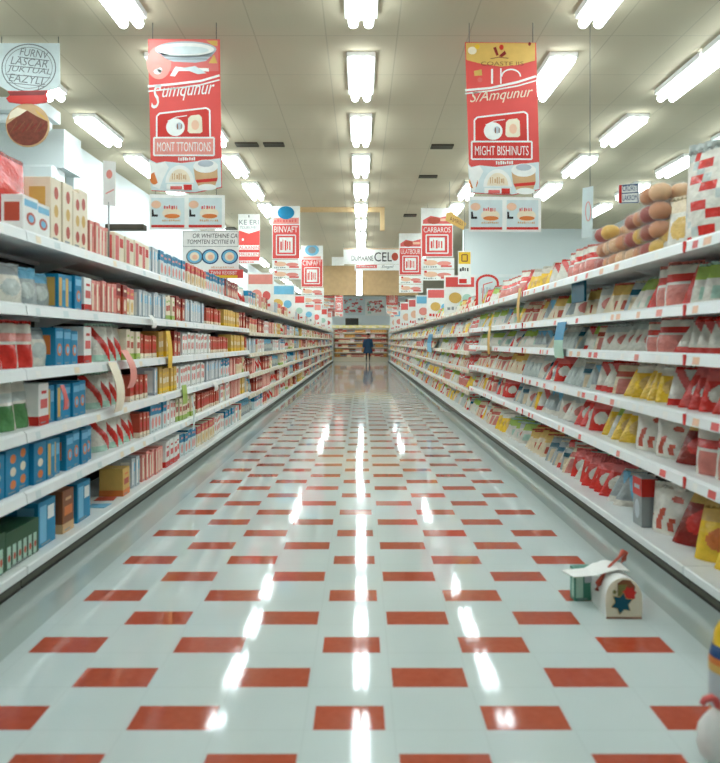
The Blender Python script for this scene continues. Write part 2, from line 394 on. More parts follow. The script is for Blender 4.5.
for side in 'LR':
    xf = XLF if side == 'L' else XRF; nm = 'left' if side == 'L' else 'right'
    for i in range(12):
        far = 1 if i >= 3 else 0; d = bay_meshes(side, far)
        y = i * BAY if side == 'L' else (i + 1) * BAY
        e = empty('shelf_unit', (xf, y, 0), f'white shelf unit of the {nm} rack, {ordn(i + 1)} one along the aisle from the camera', 'shelf', f'{nm} rack shelf units', 0 if side == 'L' else PI)
        for (z, sm), rm in zip(d['shelf'], d['rail']):
            s = link('shelf', sm, e, (0, 0, z)); link('price_rail', rm, s)
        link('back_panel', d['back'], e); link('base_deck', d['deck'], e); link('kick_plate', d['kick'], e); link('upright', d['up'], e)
        if side == 'R': link('joint_clip', d['clip'], e)['label'] = 'red clips at the shelf joint'

# ------------------------------------------------------------------ products
def box_proto(w, dp, h, base, acc, acc2, pat, lo=False):
    m = M(); b = 'paper_' + base; a = 'paper_' + acc; c = 'paper_' + acc2
    m.box(-dp, -w / 2, 0, 0, w / 2, h, b, 0 if lo else .003)
    e = .0012
    def fr(y0, z0, y1, z1, mm, L=1): m.face([(e * L, y0, z0), (e * L, y1, z0), (e * L, y1, z1), (e * L, y0, z1)], mm)
    def el(y, z, ry, rz, mm, L=1, n=12): m.face([(e * L, y + ry * math.cos(2 * PI * k / n), z + rz * math.sin(2 * PI * k / n)) for k in range(n)], mm)
    def sd(x0, z0, x1, z1, mm, sides=(-1, 1)):
        for s in sides:
            y = s * (w / 2 + e); p = [(-x0, y, z0), (-x1, y, z0), (-x1, y, z1), (-x0, y, z1)]
            m.face(p if s > 0 else p[::-1], mm)
    W = w / 2
    if pat == 0:
        fr(-W * .86, h * .72, W * .86, h * .9, c); el(0, h * .42, W * .6, h * .17, a); el(0, h * .42, W * .36, h * .1, c, 2); sd(dp * .15, h * .3, dp * .85, h * .8, a)
    elif pat == 1:
        fr(-W, 0, W, h * .22, a); fr(-W * .7, h * .4, W * .7, h * .62, c); fr(-W * .5, h * .75, W * .5, h * .82, a); sd(0, 0, dp, h * .22, a)
    elif pat == 2:
        fr(-W, h * .62, W, h * .98, a); el(0, h * .34, W * .55, h * .2, c); sd(0, h * .62, dp, h * .98, a); fr(-W * .6, h * .76, W * .6, h * .84, c, 2)
    elif pat == 3:
        for k in range(3): el(0, h * (.22 + .28 * k), W * .42, h * .1, a if k % 2 == 0 else c)
        sd(dp * .2, h * .15, dp * .8, h * .85, c)
    elif pat == 5:
        for k in range(6): fr(-W * .92 + k * W * .31, h * .04, -W * .92 + k * W * .31 + W * .2, h * .62, a); el(-W * .82 + k * W * .31, h * .3, W * .07, h * .1, 'paper_brick', 2); 
        for s_ in (-1, 1): sd(dp * .1, h * .08, dp * .9, h * .5, c)
    elif pat == 4:
        fr(-W * .85, h * .1, -W * .1, h * .9, a); fr(W * .05, h * .55, W * .8, h * .85, c); sd(dp * .1, h * .1, dp * .5, h * .9, a)
    if not lo:
        m.face([(-dp * .5 - .001, -W, h + e), (-dp * .5 + .001, -W, h + e), (-dp * .5 + .001, W, h + e), (-dp * .5 - .001, W, h + e)], 'paper_grey')
        fr(-W * .7, h * .05, W * .3, h * .08, 'paper_grey', 2)
    return m
def bag_proto(w, t, h, base, acc, acc2, pat, lo=False, lean=.22, pre='film_', top=.07, stand=True, roll=0):
    m = M(); nu, nv = (4, 6) if lo else (22, 34)
    def prof(u, v):
        if v > 1 - top: return .0025
        vv = v / (1 - top)
        vert = (min(1, (1 - vv) * 2.2) ** .6) * (.75 + .25 * math.sin(PI * min(1, vv * 1.3))) if stand else math.sin(PI * (.03 + .94 * vv)) ** .55
        return max(.0025, t / 2 * vert * max(0, 1 - abs(u) ** 2.6) ** .7)
    def colr(u, v):
        if v > 1 - top: return acc2
        if pat == 0: return acc if (u / .62) ** 2 + ((v - .42) / .2) ** 2 < 1 else (acc2 if v > .72 else base)
        if pat == 1: return acc if v > .62 else (acc2 if abs(u) < .55 and .15 < v < .45 else base)
        if pat == 2: return acc if abs(u * .5 + v - .55) < .16 else (acc2 if v < .18 else base)
        if pat == 3: return acc2 if v < .5 and abs(u) < .75 else (acc if .56 < v < .74 else base)
        if pat == 5: return acc if (.1 < v < .44 - .1 * math.sin(u * 6) and math.sin(u * 11 + 1.2 * math.sin(v * 10)) > .1) or ((u - .2) / .3) ** 2 + ((v - .7) / .06) ** 2 < 1 else base
        if pat == 6:
            i, j = int((u + 1) * 4), int(v * 12)
            return acc if (i + 2 * j) % 5 in (0, 1) and j % 3 != 2 and 0 < i < 7 else (acc2 if (i + j) % 7 == 3 else base)
        if pat == 4: return acc if abs(u) > .55 else (acc2 if .3 < v < .6 else base)
        return base
    rr = random.Random(hash((base, acc, pat)) % 1000 if False else len(base) * 7 + len(acc) * 3 + pat)
    zz = [k / nv for k in range(nv + 1)]
    if not lo: zz[-2] = 1 - top
    for sgn in (1, -1):
        vs = []; fs = []; ms = []
        for k in range(nv + 1):
            v = zz[k]
            for j in range(nu + 1):
                u = -1 + 2 * j / nu
                hw = w / 2 * (1 - .10 * math.sin(PI * v) if not stand else 1 - .07 * v)
                x = sgn * prof(u, v) + ((.004 * math.sin(u * 5 + v * 9 + pat) + rr.uniform(-.0012, .0012)) if not lo and 0 < v < .92 and abs(u) < .95 else 0) - lean * v * h
                if v > .97 and not lo: x += .004 * math.sin(j * 2.1)
                vs.append((x, u * hw + roll * v * h * (.75 + .25 * v), v * h + (rr.uniform(-.004, .004) if v == 1 and not lo else 0)))
        for k in range(nv):
            for j in range(nu):
                a = k * (nu + 1) + j; q = (a, a + 1, a + nu + 2, a + nu + 1)
                fs.append(q if sgn > 0 else q[::-1]); ms.append(pre + colr(-1 + 2 * (j + .5) / nu, (zz[k] + zz[k + 1]) / 2))
        m.raw(vs, fs, ms, True)
        if sgn > 0: f0 = vs
    n = nu + 1
    for j in range(nu):     # gusset underneath
        a, b_ = m.v[j], m.v[j + 1]; o = len(m.v) // 2
        m.face([a, (-a[0], a[1], a[2]), (-b_[0], b_[1], b_[2]), b_], pre + base)
    return m
def bun_pack(v=0):
    m = M(); r = random.Random(5 + (v if v is not True and v is not False else 0))
    for i in range(2):
        for j in range(2):
            cx, cy, cz = -.07 - .13 * j, -.07 + .14 * i, .056
            prof = [(.01, -.055), (.045, -.048), (.066, -.02), (.068, .008), (.056, .036), (.03, .051), (.006, .055)]
            m.lathe(prof, r.choice(['bun', 'bundark', 'bunpale', 'bun', 'bunred', 'bunyellow']), 14, (cx, cy, cz))
    return m

VAR = {}   # key: (object name, description, proto builder args, size w along aisle pitch)
def VB(key, desc, w, dp, h, base, acc, acc2, pat): VAR[key] = dict(kind='food_box', cat='box', desc=desc, pitch=w + .006, h=h, mk=lambda lo: box_proto(w, dp, h, base, acc, acc2, pat, lo), bag=False, d=dp)
def VP(key, desc, w, t, h, base, acc, acc2, pat, lean=.2, kind='food_pouch', pitch=None, rot=.5, **kw):
    VAR[key] = dict(kind=kind, cat='bag', desc=desc, pitch=pitch or w * .8, h=h, mk=lambda lo, vv=0: bag_proto(w, t, h * (1, .93, 1.04)[vv], base, acc, acc2, pat, lo, lean * (1, .7, 1.3)[vv], **dict(kw, roll=kw.get('roll', 0) * (1, .55, 1.35)[vv])), bag=True, rot=rot, d=t, w=w)
VB('blue', 'blue food box with an orange spot', .105, .2, .225, 'blue', 'orange', 'sky', 0)
VB('bluegold', 'blue food box with a gold panel', .105, .2, .22, 'blue', 'gold', 'sky', 4)
VB('bluewide', 'wide blue box with orange spots', .15, .22, .24, 'blue', 'orange', 'cream', 3)
VB('redwhite', 'white box with red bands', .13, .2, .24, 'white', 'red', 'rose', 1)
VB('dots', 'tall cream carton with coloured dots', .14, .16, .39, 'cream', 'brick', 'gold', 3)
VB('smallwhite', 'small white box with a red spot', .17, .12, .21, 'white', 'brick', 'sky', 0)
VB('pinkcarton', 'thin pink and cream carton', .075, .18, .23, 'pink', 'cream', 'rose', 4)
VB('darkred', 'dark red carton', .1, .18, .24, 'brick', 'darkred', 'cream', 2)
VB('redpack', 'thin red and cream pack', .07, .17, .2, 'brick', 'cream', 'red', 1)
VB('redtray', 'red box striped with cream', .2, .2, .22, 'cream', 'rose', 'red', 4)
VB('creamred', 'cream carton with a red top', .09, .18, .235, 'cream', 'rose', 'gold', 2)
VB('greencream', 'cream and green carton', .09, .18, .23, 'cream', 'lime', 'brick', 1)
VB('bluepale', 'pale box with a blue top', .12, .18, .24, 'pale', 'blue', 'pink', 2)
VB('orange', 'orange and gold box', .16, .18, .2, 'gold', 'orange', 'brick', 1)
VB('brown', 'brown carton', .12, .18, .2, 'brown', 'tan', 'sky', 1)
VB('gold', 'yellow and cream carton', .085, .18, .23, 'gold', 'yellow', 'cream', 1)
VB('silverbox', 'pale grey carton', .085, .18, .235, 'silver', 'white', 'sky', 4)
VB('whitered', 'white carton with a pink oval', .085, .18, .23, 'white', 'rose', 'pink', 0)
VB('greentray', 'long green box', .36, .24, .2, 'darkgreen', 'mint', 'green', 5)
VB('bluebig', 'large blue box with a white panel', .22, .24, .26, 'blue', 'sky', 'white', 4)
VB('brownbig', 'large brown box', .16, .24, .26, 'brown', 'tan', 'orange', 1)
VB('greyfoil', 'grey box with a red stripe', .14, .1, .3, 'grey', 'red', 'silver', 2)
VP('whiteround', 'plump white bag', .24, .12, .22, 'white', 'pale', 'silver', 0, .1, pitch=.2, rot=.3, stand=False)
VP('whitered_p', 'white pouch with a red foot', .2, .1, .28, 'white', 'pink', 'red', 3, .1, pitch=.17, rot=.4)
VP('whitegreen_p', 'white pouch with a green foot', .18, .09, .27, 'white', 'pale', 'green', 3, .12, pitch=.16, rot=.45)
VP('stripe_p', 'white pouch slanted red stripes', .2, .1, .27, 'white', 'red', 'mint', 2, .1, pitch=.15, rot=.5)
VP('bigred', 'very large red bag', .84, .2, .52, 'red', 'rose', 'darkred', 9, .05, pitch=.62, rot=0, top=.04)
VP('silver_p', 'bluish silver pouch', .2, .1, .22, 'silver', 'pale', 'sky', 0, .14, pitch=.16, rot=.4, stand=False)
SB = dict(kind='snack_bag')
VP('s_red', 'red snack bag', .19, .055, .26, 'red', 'white', 'rose', 0, .22, pitch=.125, rot=.9, roll=.3, **SB)
VP('s_rose', 'pale red and white snack bag', .18, .05, .24, 'white', 'rose', 'red', 2, .24, pitch=.125, rot=1.05, roll=.34, **SB)
VP('s_yellow', 'yellow snack bag', .19, .055, .26, 'yellow', 'gold', 'white', 0, .22, pitch=.125, rot=.9, roll=.3, **SB)
VP('s_white', 'white snack bag with a red oval', .18, .05, .24, 'white', 'pink', 'pale', 0, .24, pitch=.125, rot=1.05, roll=.34, **SB)
VP('s_green', 'white and lime snack bag', .18, .05, .24, 'white', 'lime', 'mint', 1, .24, pitch=.125, rot=1.05, roll=.34, **SB)
VP('s_blue', 'silver and blue snack bag', .18, .05, .23, 'silver', 'sky', 'white', 2, .24, pitch=.125, rot=1.05, roll=.34, kind='foil_bag')
VP('s_dark', 'dark teal and silver snack bag', .18, .05, .23, 'silver', 'teal', 'cream', 3, .24, pitch=.125, rot=1.05, roll=.34, kind='foil_bag')
VP('s_gold', 'gold and cream snack bag', .18, .05, .24, 'cream', 'gold', 'brick', 1, .24, pitch=.125, rot=1.05, roll=.34, kind='foil_bag')
VP('s_brick', 'cream and brick red snack bag', .18, .05, .24, 'cream', 'brick', 'pink', 3, .24, pitch=.125, rot=1.05, roll=.34, kind='foil_bag')
VP('s_silver', 'pale silver bag', .18, .05, .22, 'pale', 'silver', 'white', 0, .24, pitch=.125, rot=1.05, roll=.34, kind='foil_bag')
VP('bread', 'white bread bag with red print', .24, .13, .27, 'white', 'red', 'pink', 3, .1, pitch=.17, rot=.5, kind='bread_bag')
VP('cream_l', 'tall cream bag with yellow leaves', .2, .09, .35, 'white', 'gold', 'cream', 0, .18, pitch=.17, rot=.6, kind='bread_bag')
VP('netted', 'large white bag with red diamonds', .38, .2, .58, 'white', 'red', 'pale', 6, .03, pitch=.4, rot=.45, kind='bread_bag', top=.1)
VP('bigwhite', 'large tied white bag, red print', .3, .16, .31, 'white', 'brick', 'white', 5, .06, pitch=.28, rot=.55, kind='bread_bag', top=.14)
VP('bigred2', 'large deep red bag', .25, .11, .32, 'darkred', 'red', 'gold', 0, .2, pitch=.19, rot=.85, roll=.25, kind='snack_bag')
VP('bigyellow', 'large yellow pictured bag', .25, .11, .32, 'yellow', 'orange', 'gold', 0, .2, pitch=.19, rot=.8, roll=.22, kind='snack_bag')
VAR['bun'] = dict(kind='bun_pack', cat='bread rolls', desc='pack of brown rolls', pitch=.3, h=.11, mk=bun_pack, bag=False, d=.2)

def dpx(px, X): return F * X / (px - CX)
SHN = ['top shelf', 'second shelf', 'third shelf', 'fourth shelf', 'fifth shelf', 'bottom shelf']
# near-zone layout by picture column (from, to), then random continuation
LNEAR = [
 [('smallwhite', 22, 48, .02), ('dots', 52, 90, .0), ('pinkcarton', 91, 114, .0), ('redtray', 116, 147, 0), ('silverbox', 148, 158, 0), ('bluepale', 160, 184, 0), ('creamred', 184, 206, 0)],
 [('whiteround', -20, 22, 0), ('silver_p', 22, 42, 0), ('bluegold', 45, 72, 0), ('blue', 72, 82, 0), ('redwhite', 83, 93, 0), ('pinkcarton', 94, 117, 0), ('darkred', 118, 126, 0), ('creamred', 127, 138, 0), ('silverbox', 140, 165, 0), ('greencream', 166, 174, 0), ('darkred', 176, 184, 0), ('silverbox', 186, 204, 0), ('redpack', 206, 222, 0), ('gold', 224, 240, 0)],
 [('whitered_p', -20, 28, 0), ('whiteround', 29, 46, 0), ('blue', 47, 82, 0), ('redwhite', 84, 94, 0), ('stripe_p', 96, 117, 0), ('greencream', 122, 138, 0), ('redpack', 139, 158, 0), ('gold', 160, 172, 0), ('darkred', 176, 182, 0), ('whitered', 183, 210, 0), ('redpack', 210, 228, 0), ('gold', 232, 245, 0)],
 [('whitegreen_p', -20, 30, 0), ('redwhite', 32, 42, 0), ('bluegold', 45, 62, 0), ('blue', 63, 88, 0), ('stripe_p', 90, 118, 0), ('redpack', 121, 148, 0), ('silverbox', 155, 159, 0), ('gold', 160, 176, 0), ('whitered', 178, 205, 0), ('silverbox', 206, 222, 0)],
 [('bluewide', -30, 43, 0), ('bluegold', 45, 66, 0), ('blue', 66, 95, 0), ('stripe_p', 97, 130, 0), ('redpack', 132, 148, 0), ('bluepale', 150, 166, 0), ('whitered', 166, 176, 0), ('greencream', 177, 196, 0), ('redpack', 198, 220, 0)],
 [('greentray', -60, 38, 0), ('bluebig', 40, 62, 0), ('brownbig', 64, 78, 0), ('bluebig', 80, 94, 0), ('orange', 122, 130, 0), ('silverbox', 134, 142, 0), ('pinkcarton', 144, 164, 0), ('redwhite', 166, 182, 0), ('bluepale', 182, 196, 0), ('creamred', 198, 215, 0)],
]
LFAR = ['redpack', 'creamred', 'whitered', 'silverbox', 'pinkcarton', 'greencream', 'gold', 'bluepale', 'darkred', 'whitered', 'creamred', 'silver_p', 'stripe_p']
RNEAR = [
 [('cream_l', 683, 656, 0), ('bread', 597, 570, 0), ('s_rose', 568, 548, 0), ('s_yellow', 546, 528, 0), ('bread', 526, 505, 0), ('s_green', 503, 488, 0)],
 [('s_green', 725, 706, 0), ('s_red', 704, 690, 0), ('bread', 686, 664, 0), ('s_red', 662, 656, 0), ('s_green', 654, 640, 0), ('s_red', 638, 630, 0), ('s_gold', 628, 600, 0), ('s_green', 598, 586, 0), ('s_blue', 584, 566, 0), ('s_gold', 562, 540, 0), ('s_brick', 538, 520, 0), ('s_green', 518, 480, 0)],
 [('s_rose', 730, 680, 0), ('bread', 676, 650, 0), ('s_white', 648, 610, 0), ('s_brick', 606, 590, 0), ('s_silver', 588, 562, 0), ('s_blue', 560, 540, 0), ('s_green', 538, 524, 0), ('s_red', 522, 512, 0), ('s_green', 508, 480, 0)],
 [('s_red', 735, 690, 0), ('s_rose', 688, 674, 0), ('s_yellow', 672, 632, 0), ('s_rose', 628, 606, 0), ('s_silver', 604, 568, 0), ('s_dark', 564, 548, 0), ('s_silver', 546, 528, 0), ('s_gold', 526, 512, 0), ('s_brick', 510, 480, 0)],
 [('bread', 740, 704, 0), ('bigred2', 701, 690, 0), ('bigwhite', 686, 640, 0), ('s_yellow', 634, 606, 0), ('s_red', 602, 580, 0), ('s_white', 578, 564, 0), ('s_blue', 562, 548, 0), ('s_yellow', 546, 540, 0), ('s_dark', 538, 520, 0), ('s_red', 512, 500, 0), ('s_brick', 496, 480, 0)],
 [('bigyellow', 745, 702, 0), ('bigred2', 698, 684, 0), ('bigwhite', 682, 655, 0), ('greyfoil', 648, 632, 0), ('s_blue', 628, 616, 0), ('s_red', 612, 578, 0), ('s_dark', 574, 552, 0), ('s_gold', 548, 530, 0), ('s_green', 526, 510, 0), ('s_yellow', 508, 500, 0), ('s_brick', 496, 480, 0)],
]
RFAR = ['s_white', 's_rose', 's_green', 's_silver', 's_brick', 's_gold', 's_white', 's_blue', 's_red', 's_yellow', 's_brick', 's_green', 'bread']
MIX = ['s_red', 's_rose', 's_yellow', 's_white', 's_white', 's_green', 's_blue', 's_dark', 's_gold', 's_brick', 's_silver']
LMIX = ['creamred', 'whitered', 'silverbox', 'greencream', 'gold']
PL = []    # (side, shelf, key, y)
for side in 'LR':
    X = -1.81 if side == 'L' else 1.775
    for si in range(6):
        y = 3.2
        for key, a, b_, _ in (LNEAR if side == 'L' else RNEAR)[si]:
            V = VAR[key]; Xk = X + (-1 if side == 'L' else 1) * ((V['w'] * .5 * math.sin(V['rot']) + .03) if V['bag'] else 0)
            y0, y1 = dpx(a, Xk), dpx(b_, Xk); y = max(y, y0 if y0 > 0 else 3.2); p = VAR[key]['pitch']
            n = max(1, int(round((y1 - y) / p)))
            for k in range(n): PL.append((side, si, R.choice(MIX) if key in MIX and y > 4.6 and R.random() < .33 else key, y + p * (k + .5)))
            y += n * p
            if side == 'L' and si == 5 and key == 'bluebig' and b_ == 94: y = dpx(122, X)
        pool = LFAR if side == 'L' else RFAR
        while y < 43.7:
            key = R.choice(pool); p = VAR[key]['pitch']; n = R.randint(3, 9)
            y += .02
            for k in range(n):
                yy = y + p * (k + .5)
                if yy > 43.8: break
                if abs((yy % BAY)) < .0: continue
                PL.append((side, si, R.choice(MIX) if key in MIX and R.random() < .45 else (R.choice(LMIX) if key in LMIX and R.random() < .25 else key), yy))
            y += n * p
PL.sort(key=lambda t: t[3])
HI, LO = {}, {}
cnt = {}; nkind = {}; far_m = {}
for side, si, key, y in PL:
    V = VAR[key]; kd = V['kind']; r = R
    X = (-1.80 if side == 'L' else 1.765); z = zlev(side, y)[si] + .0015
    sgn = 1 if side == 'L' else -1
    if V['bag']:
        X -= sgn * (V['w'] * .5 * math.sin(V['rot']) + .03 + V['d'] * .2 + r.uniform(0, .025))
        rz = (0 if side == 'L' else PI) + (-V['rot'] if side == 'L' else V['rot']) + r.uniform(-.13, .13)
    else:
        X -= sgn * r.uniform(.004, .03); rz = (0 if side == 'L' else PI) + r.uniform(-.02, .02)
    gap = (1e9 if si == 0 else zlev(side, y)[si - 1] - zlev(side, y)[si] - .045)
    sc = min(r.uniform(.94, 1.05), (gap - .005) / (V['h'] + .01))
    c = cnt.setdefault((side, si, key), 0) + 1; cnt[(side, si, key)] = c
    n = nkind.get(kd, 0)
    if n < 296 and y < 15.5 and c < 99:
        nkind[kd] = n + 1
        hk = (key, R.randint(0, 2)) if V['bag'] else (key, 0)
        if hk not in HI: HI[hk] = (V['mk'](False, hk[1]) if V['bag'] else V['mk'](False)).mesh(kd)
        o = link(kd, HI[hk], None, (X, y, z), rz); o.scale = (1, 1, sc)
        nm = 'left' if side == 'L' else 'right'
        tag(o, f"{V['desc']}, {ordn(c)} from near end, {nm} rack's {SHN[si]}", V['cat'], f"{V['desc']} row on the {nm} rack's {SHN[si]}")
    else:
        lk = (key, R.randint(0, 2)) if V['bag'] else (key, 0)
        if lk not in LO: LO[lk] = V['mk'](True, lk[1]) if V['bag'] else V['mk'](True)
        T = Matrix.Translation((X, y, z)) @ Matrix.Rotation(rz, 4, 'Z') @ Matrix.Diagonal((1, 1, sc, 1))
        far_m.setdefault((side, kd), M()).add(LO[lk], T)
# end rack
TZ = [1.83, 1.52, 1.21, .90, .59, .28]
e = empty('shelf_unit', (0, 44.45, 0), 'tan shelf rack closing the far end of the aisle, under a yellow band', 'shelf')
q = M(); q.box(-1.75, .5, 0, 1.75, .56, 2.02, 'tanwall'); q.build('back_panel', e)
q = M(); q.box(-1.75, 0, 0, 1.75, .5, .28, 'tanlip', .01); q.build('base_deck', e)
for z in TZ[:-1]:
    s = M(); s.box(-1.73, .02, z - .03, 1.73, .5, z, 'tanlip'); so = s.build('shelf', e)
    s = M(); s.box(-1.73, 0, z - .06, 1.73, .02, z + .005, 'tanlip'); s.build('price_rail', so)
for s_ in (-1, 1):
    q = M(); q.box(s_ * 1.74 - .02, 0, 0, s_ * 1.74 + .02, .5, 2.1, 'tanlip'); q.build('upright', e)
q = M(); q.box(-2.0, -.04, 2.12, 2.0, .0, 2.3, 'paper_butter'); q.box(-2, 0, 2.1, 2, .5, 2.13, 'tanlip')
for k in range(9): q.box(-1.8 + k * .42, -.045, 2.16, -1.6 + k * .42, -.04, 2.26, 'paper_cream')
q.build('header_band', e)['label'] = 'yellow header band'
em = M()
for z in TZ:
    x = -1.66
    while x < 1.62:
        key = R.choice(['redpack', 'creamred', 'darkred', 'orange', 'whitered', 'brown']); V = VAR[key]; w = V['pitch']
        if (key, 0) not in LO: LO[(key, 0)] = V['mk'](True)
        for k in range(R.randint(2, 4)):
            if x + w > 1.7: break
            em.add(LO[(key, 0)], Matrix.Translation((x + w / 2, 44.5, z + .001)) @ Matrix.Rotation(-PI / 2, 4, 'Z') @ Matrix.Diagonal((1, 1, .95, 1))); x += w
        x += .02
tag(em.build('food_box'), 'tiny red and cream boxes filling the rack across the far end', 'boxes', kind='stuff')
FARL = {('L', 'food_box'): 'small pastel and red boxes filling the distant left rack', ('L', 'food_pouch'): 'small pale pouches scattered along the distant left rack',
        ('R', 'snack_bag'): 'slanted red, white and green snack bags filling the distant right rack', ('R', 'foil_bag'): 'slanted silver and gold foil bags filling the distant right rack',
        ('R', 'bread_bag'): 'small white bread bags among the distant right rack goods'}
for (side, kd), m in far_m.items():
    o = m.build(kd); tag(o, FARL.get((side, kd), f'{kd} rows at the distant rack'), 'bags' if 'box' not in kd else 'boxes', kind='stuff')
# very large red bag at the near left, behind the small boxes
o = link('food_pouch', VAR['bigred']['mk'](False).mesh('food_pouch'), None, (-2.07, 3.94, LZ[0] + .002), 0)
tag(o, 'very large red bag on the left rack\'s top, behind small white boxes', 'bag')
o = link('bread_bag', VAR['netted']['mk'](False).mesh('bread_bag'), None, (1.93, 3.80, RZ[0] + .002), PI + .5)
tag(o, 'large white bag with red diamonds at the near end of the right rack\'s top shelf', 'bag')
# stack of roll packs on the right rack
bmes = [bun_pack(k).mesh('bun_pack') for k in range(5)]
fme = M()
bm = bmesh.new(); bmesh.ops.create_cube(bm, size=1)
for v in bm.verts: v.co = Vector((-.135 + v.co.x * .27, v.co.y * .282, .0565 + v.co.z * .113))
bmesh.ops.bevel(bm, geom=bm.edges[:], offset=.02, segments=2, affect='EDGES'); bm.verts.index_update()
fme.raw([v.co[:] for v in bm.verts], [[v.index for v in f.verts] for f in bm.faces], 'clear', True); bm.free()
fme = fme.mesh('clear_film')
n = 0
for tier, ys in enumerate([(4.42, 4.71, 5.0, 5.29), (4.42, 4.71, 5.0, 5.29), (4.42, 4.71, 5.29), (4.42,)]):
    for i, y in enumerate(ys):
        o = link('bun_pack', None, None, (1.79 + .012 * (i % 2), y, RZ[0] + .002 + .116 * tier), PI)
        link('roll_cluster', bmes[(i * 2 + tier * 3) % 5], o); link('clear_film', fme, o)
        tag(o, f"clear pack of brown rolls, {ORD[i + 1]} from the near end in the stack's {['lowest', 'second', 'third', 'highest'][tier]} tier", 'bread rolls', 'stacked packs of rolls on the right rack')

# ------------------------------------------------------------------ shelf tags and slips
def slip(name, px, X, y0, y1, mt, lab, w=.06, curl=.03, mt2=None):
    d = dpx(px, X); za = EYE + (HY - y0) * d / F; zb = EYE + (HY - y1) * d / F; sg = 1 if X < 0 else -1
    m = M(); n = 8; vs = []; fs = []; ms = []
    for k in range(n + 1):
        t = k / n; x = X + sg * curl * math.sin(PI * t * .8) ; z = za + (zb - za) * t
        for yy in (-w / 2, w / 2):
            vs.append((x, d + yy + .02 * t, z)); vs.append((x - sg * .003, d + yy + .02 * t, z))
    for k in range(n):
        a = 4 * k
        for q in ((0, 2, 6, 4), (1, 5, 7, 3), (0, 4, 5, 1), (2, 3, 7, 6)): fs.append(tuple(a + j for j in q)); ms.append(mt if not mt2 or k < n / 2 else mt2)
    fs += [(0, 1, 3, 2), (4 * n, 4 * n + 2, 4 * n + 3, 4 * n + 1)]; ms += [mt, mt2 or mt]
    m.raw(vs, fs, ms)
    tag(m.build(name), lab, 'tag', 'tags hanging on the shelf rails')
XT = -1.742
slip('shelf_tag', 112, XT, 362, 412, 'paper_cream', 'curled cream paper slip hanging from the left rack, beside a pink one', .16, .06)
slip('shelf_tag', 124, XT, 350, 388, 'paper_pink', 'pink striped paper slip hanging from the left rack, beside a cream one', .14, .07)
slip('shelf_tag', 168, XT, 331, 368, 'paper_yellow', 'narrow yellow tag on the left rack\'s third shelf', .13, .02)
slip('shelf_tag', 184, XT, 385, 404, 'paper_lime', 'bright green tag on the left rack\'s fourth shelf rail', .17, .01)
slip('shelf_tag', 150, XT, 315, 328, 'paper_white', 'small white tag poking from the left rack\'s second shelf rail', .12, .04)
slip('shelf_tag', 192, XT, 396, 430, 'paper_pale', 'thin white strip hanging below the green tag', .06, .02)
slip('shelf_tag', 214, XT, 382, 391, 'paper_white', 'small white tag on the left rack beyond the green tag', .2, .03)
slip('shelf_tag', 62, XT, 385, 410, 'paper_rose', 'orange-red paper tag hanging before blue boxes on the left rack', .05, .02)
XT = 1.684
slip('shelf_tag', 562, XT, 322, 358, 'paper_blue', 'blue and green tag on the right rack\'s third shelf', .26, .03, 'paper_mint')
slip('shelf_tag', 490, XT, 326, 354, 'paper_gold', 'yellow strip tag on the right rack, the farther of two', .16, .02)
slip('shelf_tag', 520, XT, 288, 322, 'paper_gold', 'tall yellow strip tag on the right rack near the top shelf', .12, .02)
slip('shelf_tag', 431, XT, 334, 352, 'paper_blue', 'blue and white tag far along the right rack', 1.0, .05, 'paper_sky')
d = 5.62; q = M(); q.box(1.74, d - .16, RZ[0] - .21, 1.76, d + .17, RZ[0] - .035, 'paper_teal', .004)
tag(q.build('hanging_card'), 'dark teal card hanging under the right rack\'s top shelf', 'card')
# fallen papers on the empty stretch of the left bottom shelf
for i, (y, c, lab) in enumerate([(5.0, 'paper_sky', 'pale blue leaflet lying flat on the empty bottom shelf, nearer one'), (5.22, 'paper_brick', 'brick-red leaflet lying flat on the empty bottom shelf, farther one')]):
    q = M(); q.raw([(-.07, -.05, 0), (.07, -.06, 0), (.08, .05, .004), (-.06, .06, 0), (-.07, -.05, .003), (.07, -.06, .003), (.08, .05, .007), (-.06, .06, .003)], [(3, 2, 1, 0), (4, 5, 6, 7), (0, 1, 5, 4), (1, 2, 6, 5), (2, 3, 7, 6), (3, 0, 4, 7)], c)
    tag(q.build('leaflet', None, (-1.88 - .03 * i, y, .1215), .2 * i), lab, 'paper', 'leaflets on the empty bottom shelf')

